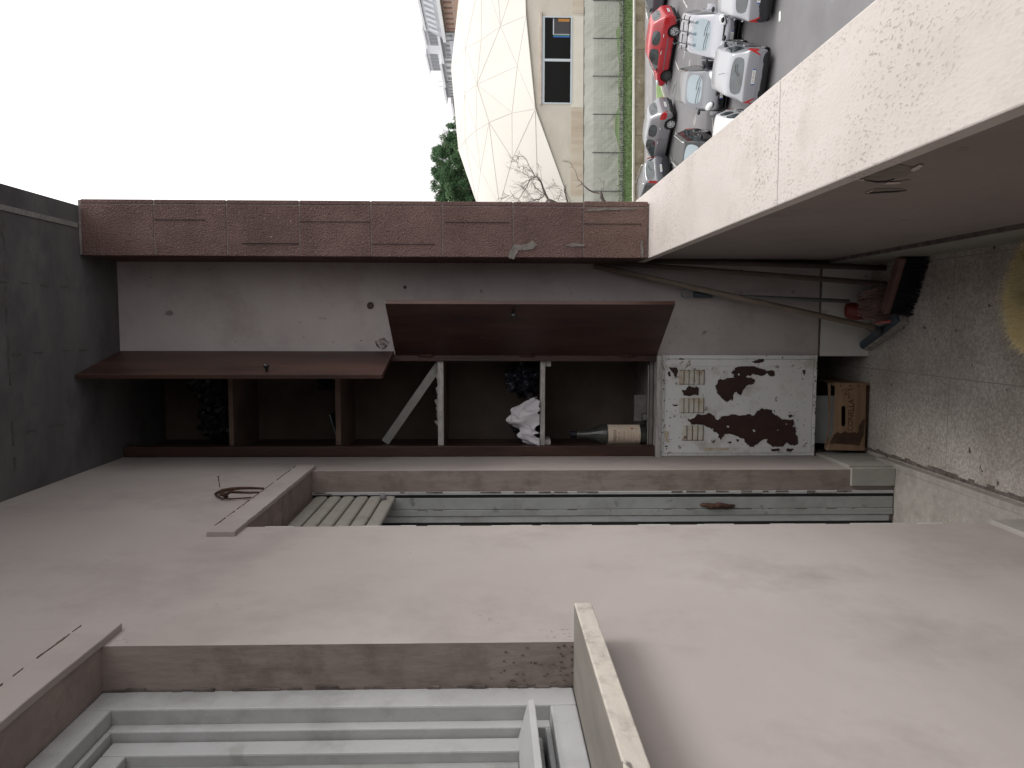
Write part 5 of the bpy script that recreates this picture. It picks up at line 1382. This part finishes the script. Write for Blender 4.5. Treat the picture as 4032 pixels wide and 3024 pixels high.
def make_car(label, loc, heading, L=4.0, W=1.68, H=1.5, kind='hatch', paint=None, glass=None, rims=rim_m, front_rims=None, bumper=None, seam=None, plate='AB 123 CD',
             rails=False, wb=None, side_trim=False, handles=True, mirrors=None, wiper=True, tail='side', roofm=None, bonnet_m=None):
    t = thing('parked_car', label, 'car', (loc[0], loc[1], G), heading, 'cars parked in the car park')
    glass = glass or carglass
    s = L / 4.0; wb = wb or L * .61; hw_ = W / 2
    # stations: x, half width factor, z bottom, belt, top, top width factor, flags
    if kind == 'hatch':
        S = [(-2.0, .80, .42, .60, .64, .62), (-1.96, .92, .30, .84, .88, .66), (-1.89, .97, .24, .92, .97, .74), (-1.86, .975, .22, .93, 1.03, .76), (-1.54, .985, .2, .95, H - .10, .745), (-1.48, .99, .2, .95, H - .05, .74), (-1.36, 1, .2, .95, H - .02, .74), (-1.22, 1, .2, .945, H, .74), (-.30, 1, .2, .93, H + .01, .745), (-.22, 1, .2, .93, H + .01, .745), (.32, 1, .2, .915, H - .02, .74), (.40, 1, .2, .91, H - .05, .74), (1.14, .995, .2, .88, .99, .83), (1.22, .99, .2, .87, .935, .84), (1.50, .97, .21, .82, .88, .76), (1.82, .93, .26, .72, .78, .70), (1.96, .86, .32, .60, .66, .62), (2.0, .76, .40, .52, .56, .55)]
        RW = (3, 4); WS = (11, 12); SW = [(7, 8), (9, 10), (10, 11), (11, 12)]; RQ = [(6, 7)]
    elif kind == 'estate':
        S = [(-2.0, .80, .40, .58, .62, .62), (-1.97, .93, .30, .84, .90, .68), (-1.95, .97, .24, .94, .98, .76), (-1.92, .975, .22, .95, 1.02, .78), (-1.66, .985, .2, .95, H - .09, .76), (-1.61, .99, .2, .95, H - .04, .755), (-1.50, 1, .2, .945, H - .01, .75), (-1.40, 1, .2, .94, H, .75), (-.36, 1, .2, .93, H + .01, .75), (-.29, 1, .2, .93, H + .01, .75), (.30, 1, .2, .915, H - .02, .75), (.38, 1, .2, .91, H - .05, .75), (1.12, .995, .2, .88, .98, .83), (1.20, .99, .2, .87, .93, .84), (1.50, .97, .21, .83, .89, .76), (1.84, .93, .26, .72, .79, .70), (1.96, .86, .32, .60, .66, .62), (2.0, .76, .40, .52, .56, .55)]
        RW = (3, 4); WS = (11, 12); SW = [(7, 8), (9, 10), (10, 11), (11, 12)]; RQ = [(6, 7)]
    elif kind == 'van':
        S = [(-2.0, .82, .36, .60, .66, .66), (-1.98, .95, .26, .98, 1.02, .74), (-1.97, .98, .22, 1.00, 1.04, .78), (-1.95, .985, .22, 1.01, 1.08, .79), (-1.84, .99, .2, 1.02, H - .10, .785), (-1.80, .99, .2, 1.02, H - .04, .78), (-1.70, 1, .2, 1.02, H, .78), (-1.58, 1, .2, 1.01, H + .01, .785), (-.36, 1, .2, 1.0, H + .02, .785), (-.28, 1, .2, 1.0, H + .02, .785), (.28, 1, .2, .99, H - .01, .79), (.36, 1, .2, .98, H - .04, .79), (1.22, .995, .2, .95, 1.08, .86), (1.30, .99, .2, .94, 1.02, .87), (1.62, .975, .21, .88, .95, .80), (1.88, .94, .26, .76, .80, .74), (1.97, .88, .32, .62, .66, .66), (2.0, .78, .40, .52, .56, .58)]
        RW = (3, 4); WS = (11, 12); SW = [(7, 8), (9, 10), (10, 11), (11, 12)]; RQ = [(6, 7)]
    nS = len(S); ring = 17
    vs = []
    for (x, wf, zb, belt, top, tw) in S:
        x *= s; w_ = hw_ * wf; cab = top - belt > .22
        half = [(0, zb), (w_ * .80, zb), (w_ * .96, zb + .05), (w_, zb + .16), (w_ * 1.0, (zb + belt) * .52), (w_ * .985, belt - .07), (w_ * .955, belt)]
        if cab:
            half += [(hw_ * (tw + .02), top - .06), (hw_ * tw * .95, top - .012)]
            cz = top + .03
        else:
            half += [(w_ * .90, belt + (top - belt) * .5), (w_ * .72, top - .012)]
            cz = top + .02
        # ring order: bottom centre -> left side -> top centre -> right side
        left = [(x, y, z) for y, z in half]
        right = [(x, -y, z) for y, z in reversed(half[1:])]
        vs += left + [(x, 0, cz)] + right
    ring = len(vs) // nS
    fs = []; mi = []
    for i in range(nS - 1):
        for k in range(ring):
            k2 = (k + 1) % ring
            fs.append((i * ring + k, i * ring + k2, (i + 1) * ring + k2, (i + 1) * ring + k))
            m_ = 0
            seg = (i, i + 1)
            # band indices: 0-1..: belt->upper = k 6 (left) ; upper->roofedge k 7 ; roof k 8 (left), 9 right ...
            if k in (6, ring - 1 - 6) and (seg in SW): m_ = 1
            if k in (6, ring - 1 - 6) and (seg in RQ) and kind != 'hatch': m_ = 1
            if k in (8, ring - 1 - 8) and (seg == RW): m_ = 2
            if k in (8, ring - 1 - 8) and (seg == WS): m_ = 3
            if bumper and k in (0, 1, 2, 3, 4, ring - 1, ring - 2, ring - 3, ring - 4, ring - 5) and (seg[0] <= 1 or seg[1] >= nS - 4): m_ = 4
            if tail != 'tall' and m_ in (0, 4) and ((k in (4, 5, ring - 5, ring - 6) and i in (1, 2, 3)) or (k in (5, ring - 6) and i == 0)): m_ = 6
            if k in (0, 1, ring - 1, ring - 2) and m_ == 0: m_ = 5
            mi.append(m_)
    fs.append(tuple(range(ring))); mi.append(4 if bumper else 0); fs.append(tuple(reversed(range((nS - 1) * ring, nS * ring)))); mi.append(4 if bumper else 0)
    me = bpy.data.meshes.new('shell'); me.from_pydata(vs, [], fs)
    for k in range(7): me.materials.append(paint)
    me.polygons.foreach_set('material_index', mi)
    bm = bmesh.new(); bm.from_mesh(me); bmesh.ops.recalc_face_normals(bm, faces=bm.faces); bm.to_mesh(me); bm.free()
    me.polygons.foreach_set('use_smooth', [True] * len(me.polygons))
    em = {}
    for p_ in me.polygons:
        for ek in p_.edge_keys: em.setdefault(ek, set()).add(p_.material_index if p_.material_index in (1, 2, 3, 6) else 0)
    ca_ = me.attributes.new('crease_edge', 'FLOAT', 'EDGE')
    for e_ in me.edges:
        if len(em.get(tuple(e_.key), ())) > 1: ca_.data[e_.index].value = .75
    o = bpy.data.objects.new('shell', me); sc.collection.objects.link(o)
    sb = o.modifiers.new('s', 'SUBSURF'); sb.levels = 2; sb.render_levels = 2
    R_ = .305 * (W / 1.68) * (1.04 if kind != 'hatch' else 1.0)
    fx = wb / 2 + .06 * s; rx = -wb / 2 + .06 * s
    cb_ = MB()
    for x in (fx, rx):
        for sg in (1, -1):
            y0, y1 = sorted((sg * (hw_ - .27), sg * (hw_ + .2)))
            cb_.lathe([(R_ + .055, y0), (R_ + .055, y1)], (x, 0, R_), 'Y', 28)
    co = cb_.build('cutter', dark_void)
    bo_ = o.modifiers.new('b', 'BOOLEAN'); bo_.object = co; bo_.operation = 'DIFFERENCE'; bo_.solver = 'EXACT'
    bo_.material_mode = 'INDEX'
    me2 = bpy.data.meshes.new_from_object(o.evaluated_get(bpy.context.evaluated_depsgraph_get()))
    bpy.data.objects.remove(o); bpy.data.objects.remove(co)
    rearglass = mat('rear_glass', (.012, .015, .017), (.05, .064, .07), scale=1.6, rough=.05, spec=1.0)
    groups = {}
    # split by material (and left / right for side windows)
    bm = bmesh.new(); bm.from_mesh(me2)
    def key(f):
        m_ = f.material_index
        if m_ == 1:
            c = f.calc_center_median(); return (1, c.y > 0)
        if m_ == 4: return (4, f.calc_center_median().x > 0)
        if m_ == 6: return (6, f.calc_center_median().y > 0)
        return (m_, 0)
    from collections import defaultdict
    dct = defaultdict(list)
    for f in bm.faces: dct[key(f)].append(f.index)
    info = {0: ('body', paint), 2: ('rear_window', rearglass), 3: ('windscreen', glass), 4: ('bumper', bumper or paint), 5: ('underbody', trim_m), 6: ('tail_light', lamp_red)}
    for kk, ids in dct.items():
        nm, mm = info.get(kk[0], ('side_window', glass))
        if kk[0] == 1 : nm = 'side_window'; mm = carglass_d
        vmap = {}; V = []; F = []
        for i in ids:
            f = bm.faces[i] if False else None
        bm.faces.ensure_lookup_table()
        for i in ids:
            fc = []
            for v in bm.faces[i].verts:
                if v.index not in vmap: vmap[v.index] = len(V); V.append(v.co[:])
                fc.append(vmap[v.index])
            F.append(tuple(fc))
        m3 = bpy.data.meshes.new(nm); m3.from_pydata(V, [], F); m3.materials.append(mm); m3.polygons.foreach_set('use_smooth', [True] * len(F))
        ob = bpy.data.objects.new(nm, m3); sc.collection.objects.link(ob); ob.parent = t
        groups.setdefault(nm, []).append(ob)
    bm.free(); bpy.data.meshes.remove(me2)
    body = groups['body'][0]
    # wheels
    for x in (fx, rx):
        for sg in (1, -1):
            y1 = sg * (hw_ - .02); y0 = sg * (hw_ - .21)
            ty = MB().lathe([(R_ * .62, y0), (R_ * .97, y0), (R_, y0 + sg * .03), (R_, y1 - sg * .03), (R_ * .96, y1), (R_ * .70, y1), (R_ * .66, y1 - sg * .02)], (x, 0, R_), 'Y', 32).build('wheel', tyre_m, t, smooth=False)
            rm = (front_rims or rims) if x == fx else rims
            rb = MB(); rb.lathe([(R_ * .70, y1 - sg * .035), (R_ * .70, y1 - sg * .004), (R_ * .62, y1 - sg * .006), (R_ * .60, y1 - sg * .03)], (x, 0, R_), 'Y', 28)
            rb.lathe([(R_ * .18, y1 - sg * .03), (R_ * .16, y1 + sg * .004)], (x, 0, R_), 'Y', 14)
            for q in range(7):
                a = q * 2 * pi / 7; ca, sa = cos(a), sin(a); w2 = .030
                rb.prism([(x + ca * R_ * .12 - sa * w2, y1 - sg * .028, R_ + sa * R_ * .12 + ca * w2), (x + ca * R_ * .64 - sa * w2 * 1.4, y1 - sg * .028, R_ + sa * R_ * .64 + ca * w2 * 1.4),
                          (x + ca * R_ * .64 + sa * w2 * 1.4, y1 - sg * .028, R_ + sa * R_ * .64 - ca * w2 * 1.4), (x + ca * R_ * .12 + sa * w2, y1 - sg * .028, R_ + sa * R_ * .12 - ca * w2)], (0, sg * .018, 0))
            rb.build('rim', rm, ty)
    def surf(px, side, z):
        """half width of the shell at x, z height roughly"""
        v = interp([(a * s, b_, c_, d_, e_, f_) for a, b_, c_, d_, e_, f_ in S], px); return hw_ * v[0]
    z_h = .66 if kind == 'hatch' else (.70 if kind == 'estate' else .80)
    # headlights
    for sg in (1, -1):
        o_ = blob('headlight', lamp_clear, (lambda sg: (lambda u, v: ((1.78 * s) + .22 * cos(v) * 1.0, sg * (hw_ * .72) + .17 * sin(v) * cos(u) - sg * .10 * cos(v), z_h + .05 + .10 * sin(v) * sin(u) - .07 * cos(v))))(sg), 14, 8, True, t)
    # tail lights
    zt_ = .80 if kind == 'hatch' else (.82 if kind == 'estate' else .98)
    for sg in (1, -1):
        if tail == 'tall':
            lb_ = MB(); x0 = -1.965 * s
            lb_.prism([(x0 + .16, sg * hw_ * .985, .80), (x0 + .03, sg * hw_ * .90, .78), (x0 + .10, sg * hw_ * .80, H - .2), (x0 + .26, sg * hw_ * .84, H - .16)], (-.045, sg * .015, 0)); lb_.build('tail_light', lamp_red, t, bevel=.012)
        else:
            hh = .10 if kind != 'hatch' else .12
            pass
    # number plates
    for (x, rot) in ((2.0 * s + .012, 90), (-2.0 * s - .006, -90)):
        zz = .46 if x > 0 else (.70 if kind == 'estate' else (.62 if kind == 'hatch' else .74))
        xx = x if x > 0 else (-1.985 * s - .02 if kind != 'hatch' else -1.975 * s - .022)
        pb = MB(); pb.box(xx - .004, xx + .004, -.26, .26, zz - .056, zz + .056); po_ = pb.build('number_plate', plate_m, t)
        for sg in (-1, 1): MB().box(xx - .005, xx + .005, sg * .245 - .018, sg * .245 + .018, zz - .055, zz + .055).build('blue_band', plate_blue, po_)
        Mx = Matrix.Translation((xx + (.0055 if x > 0 else -.0055), 0, zz)) @ Matrix.Rotation(radians(rot), 4, 'Z') @ Matrix.Rotation(radians(90), 4, 'X')
        text(plate, .088, ink, po_, Mx, 'characters', .0005, .86)
    # mirrors
    for sg in (1, -1):
        x0 = 1.0 * s if kind != 'van' else 1.12 * s; z0 = .97 if kind != 'van' else 1.10
        mo = blob('mirror', mirrors or paint, (lambda sg, x0, z0: (lambda u, v: (x0 + .06 * cos(u) * sin(v), sg * (hw_ + .075) + .105 * cos(v), z0 + .07 * sin(u) * sin(v))))(sg, x0, z0), 12, 8, True, t)
    # handles
    if handles:
        for sg in (1, -1):
            for x in (-.02 * s, -.95 * s):
                MB().tube([(x - .09, sg * (hw_ * .985 + .012), .835), (x, sg * (hw_ * .985 + .028), .84), (x + .09, sg * (hw_ * .985 + .012), .835)], .013, 6).build('door_handle', chrome if paint is not handles else paint, t)
    # door seams
    sm = MB()
    for sg in (1, -1):
        for x in ((-.26, 1.0) if kind == 'hatch' else (-.33, .98, -1.2)):
            zt2 = .90; sm.box(x * s - .004, x * s + .004, *sorted((sg * (hw_ * .978), sg * (hw_ * 1.001 + .001))), .30, zt2)
    sm.build('door_gap', trim_m, t)
    if side_trim:
        for sg in (1, -1): MB().box(-.85 * s, .95 * s, *sorted((sg * (hw_ - .01), sg * (hw_ + .018))), .56, .60).build('side_moulding', mat('grey_trim', (.12, .12, .13), rough=.6), t)
    if wiper:
        wz = interp([(a * s, b_, c_, d_, e_, f_) for a, b_, c_, d_, e_, f_ in S], 1.08 * s)[3] + .05
        wp = MB(); wp.tube([(1.10 * s, .10, wz), (1.03 * s, -.25, wz + .055), (1.0 * s, -.55, wz + .06)], .014, 5); wp.tube([(1.10 * s, .55, wz - .01), (1.02 * s, .30, wz + .06), (.99 * s, -.02, wz + .085)], .014, 5); wp.build('wiper', trim_m, t)
        wp = MB(); rz_ = interp([(a * s, b_, c_, d_, e_, f_) for a, b_, c_, d_, e_, f_ in S], -1.80 * s)[3]; wp.tube([(-1.86 * s - .03, 0, rz_ + .02), (-1.80 * s - .03, -.18, rz_ + .12), (-1.80 * s - .03, -.38, rz_ + .13)], .012, 5); wp.build('wiper', trim_m, t)
    if rails:
        for sg in (1, -1):
            y_ = sg * hw_ * .68; MB().tube([(-1.45 * s, y_, H - .01), (-1.38 * s, y_, H + .06), (.2 * s, y_, H + .07), (.30 * s, y_, H)], .020, 6).build('roof_rail', chrome if rails == 'chrome' else trim_m, t)
    b_ = MB(); b_.box(-1.9 * s, 1.9 * s, -hw_ * .8, hw_ * .8, .18, .22); b_.build('floor_pan', trim_m, t)
    return t, dict(s=s, hw=hw_, H=H, wb=wb, fx=fx, rx=rx, R=R_)


def by_wheels(rear, front, side, W, L):
    """ground contacts of the rear and front wheel of one side -> centre, heading"""
    r = Vector((rear.x, rear.y)); f = Vector((front.x, front.y)); d = (f - r).normalized(); left = Vector((-d.y, d.x))
    mid = (r + f) / 2 - d * .06
    c = mid + left * (-side) * (W / 2 - .05)
    return (c.x, c.y), math.atan2(d.y, d.x), (f - r).length


red = paintm('red_paint', (.33, .012, .02), .0); silver = paintm('silver_paint', (.225, .225, .24), .35); silver2 = paintm('light_silver_paint', (.245, .25, .272), .25)
white = paintm('white_paint_car', (.40, .41, .42), .0); greyp = paintm('mid_grey_paint', (.085, .088, .10), .3); darkp = paintm('dark_grey_paint', (.06, .062, .07), .3)
blackp = mat('black_paint', (.008, .008, .009), rough=.3, spec=.35); vanp = paintm('white_lilac_paint', (.24, .24, .272), .1)
c, h, wl_ = by_wheels(gp(*Cc(562, 250)), gp(*Cc(500, 605)), 1, 1.66, 3.9)
make_car('red small hatchback with silver rear wheel covers and black front wheels', c, h, 3.85, 1.66, 1.50, 'hatch', red, side_trim=True, front_rims=rim_dark, wb=wl_, plate='CF 482 MT')
hr = h
c, h, wl_ = by_wheels(gp(*Cc(533, 990)), gp(*Cc(466, 1300)), 1, 1.66, 3.7)
make_car('silver three door hatchback parked behind the gap after the red car', c, h, 3.75, 1.66, 1.50, 'hatch', silver, wb=wl_, plate='DV 915 KL', wiper=True)
# dark grey car beyond the red one
d = Vector((cos(hr), sin(hr))); left = Vector((-d.y, d.x))
fw_ = gp(2622, 62); c = Vector((fw_.x, fw_.y)) - d * 1.32 - left * .80
make_car('dark grey car half out of the picture just behind the red hatchback', c, hr + .03, 4.2, 1.72, 1.46, 'estate', greyp, plate='EB 207 PN', mirrors=trim_m)
# SUV behind the silver hatch: rear towards us
h = radians(112); d = Vector((cos(h), sin(h))); left = Vector((-d.y, d.x)); k_ = gp(2656, 720)
c = Vector((k_.x, k_.y)) + d * 2.05 - left * .85
make_car('dark rear of a silver roofed estate with roof rails and tall red tail lights', c, h, 4.3, 1.74, 1.56, 'estate', greyp, rails='chrome', tail='tall', bumper=trim_m, glass=carglass, plate='BX 640 ZF')
# white/silver estate, rear towards the camera
h = radians(66); d = Vector((cos(h), sin(h))); left = Vector((-d.y, d.x)); k_ = gp(3050, 205)
c = Vector((k_.x, k_.y)) + d * 2.0 + left * .80
est, EI = make_car('white silver estate seen from behind, nearest car beside the stone coping', c, h, 4.5, 1.86, 1.50, 'estate', silver2, plate='CH 376 AW', mirrors=trim_m)
MB().tube([(-1.25, 0, 1.49), (-1.5, 0, 1.66), (-1.72, 0, 1.80)], .008, 5).build('aerial', trim_m, est)
# second silver estate near the picture's top
k_ = gp(3050, 90); c = Vector((k_.x, k_.y)) + d * 2.1 - left * .86
make_car('silver estate with dark bumper cut by the picture edge, seen from behind', c, h, 4.35, 1.76, 1.48, 'estate', silver2, bumper=trim_m, plate='DK 753 RB', mirrors=trim_m)
# white van-like car facing the camera with carriers on its roof
h = radians(246); d = Vector((cos(h), sin(h))); left = Vector((-d.y, d.x)); k_ = gp(2925, 150)
c = Vector((k_.x, k_.y)) - d * 2.05
vn, VI = make_car('white people carrier facing the camera with bicycle carriers on its roof', c, h, 4.2, 1.78, 1.66, 'van', vanp, mirrors=trim_m, plate='FA 118 LS')
cv = Vector((c.x, c.y)); hv = h
# diamond badge on its nose
bd_ = MB(); x0 = 2.03
def dia(r1, r2, xx): return [(xx, 0, .72 + r2), (xx, r1, .72), (xx, 0, .72 - r2), (xx, -r1, .72)]
o_, i_ = dia(.085, .12, x0), dia(.04, .06, x0)
for k in range(4):
    k2 = (k + 1) % 4; bd_.prism([o_[k], o_[k2], i_[k2], i_[k]], (.02, 0, 0))
bd_.build('badge', chrome, vn)
MB().box(1.94, 2.012, -.50, .50, .63, .80).build('grille', trim_m, vn)
rk = thing('bicycle_carrier', 'black roof bars with three upright bicycle carriers on the white people carrier', 'bicycle carrier', (c.x, c.y, G), h)
zt = 1.70
for x in (.15, -.75): MB().tube([(x, -.66, zt + .02), (x, -.60, zt + .07), (x, .60, zt + .07), (x, .66, zt + .02)], .022, 6).build('roof_bar', trim_m, rk)
for y in (-.45, 0, .45):
    MB().box(-1.05, .50, y - .045, y + .045, zt + .095, zt + .125).build('wheel_tray', mat('tray_grey', (.2, .2, .21), rough=.5), rk)
    bb = MB(); bb.tube([(.1, y + .06, zt + .12), (-.05, y + .10, zt + .34), (-.25, y + .04, zt + .52)], .016, 6); bb.tube([(-.2, y + .0, zt + .48), (-.3, y + .09, zt + .56)], .022, 6); bb.build('arm', trim_m, rk)
    for x in (.46, -1.0): MB().box(x - .05, x + .05, y - .06, y + .06, zt + .126, zt + .17).build('strap_block', trim_m, rk)
# grey small car facing the camera
k_ = gp(2885, 362); c = Vector((k_.x, k_.y)) - d * 1.95
h2 = radians(249); d2 = Vector((cos(h2), sin(h2))); c = Vector((k_.x, k_.y)) - d2 * 1.9
gc, _ = make_car('grey small car with black bumper facing the camera beside the white estate', c, h2, 3.8, 1.66, 1.58, 'van', greyp, bumper=blackp, mirrors=trim_m, plate='ER 590 GD')
# black car, mostly behind the coping
k_ = gp(2860, 640); c = Vector((k_.x, k_.y)) - d2 * 1.9
bk_, _ = make_car('black car with pale roof edge mostly hidden by the stone coping', c, radians(247), 4.1, 1.74, 1.50, 'estate', blackp, rails='chrome', plate='BN 301 TC')
# white hatch whose mirror peeks over the coping
k_ = gp(3055, 560); c = Vector((k_.x, k_.y)) - d2 * 1.6
make_car('white car of which only mirror, side window and roof edge show over the coping', c, radians(250), 3.7, 1.64, 1.48, 'hatch', white, plate='CZ 664 HV', mirrors=white)
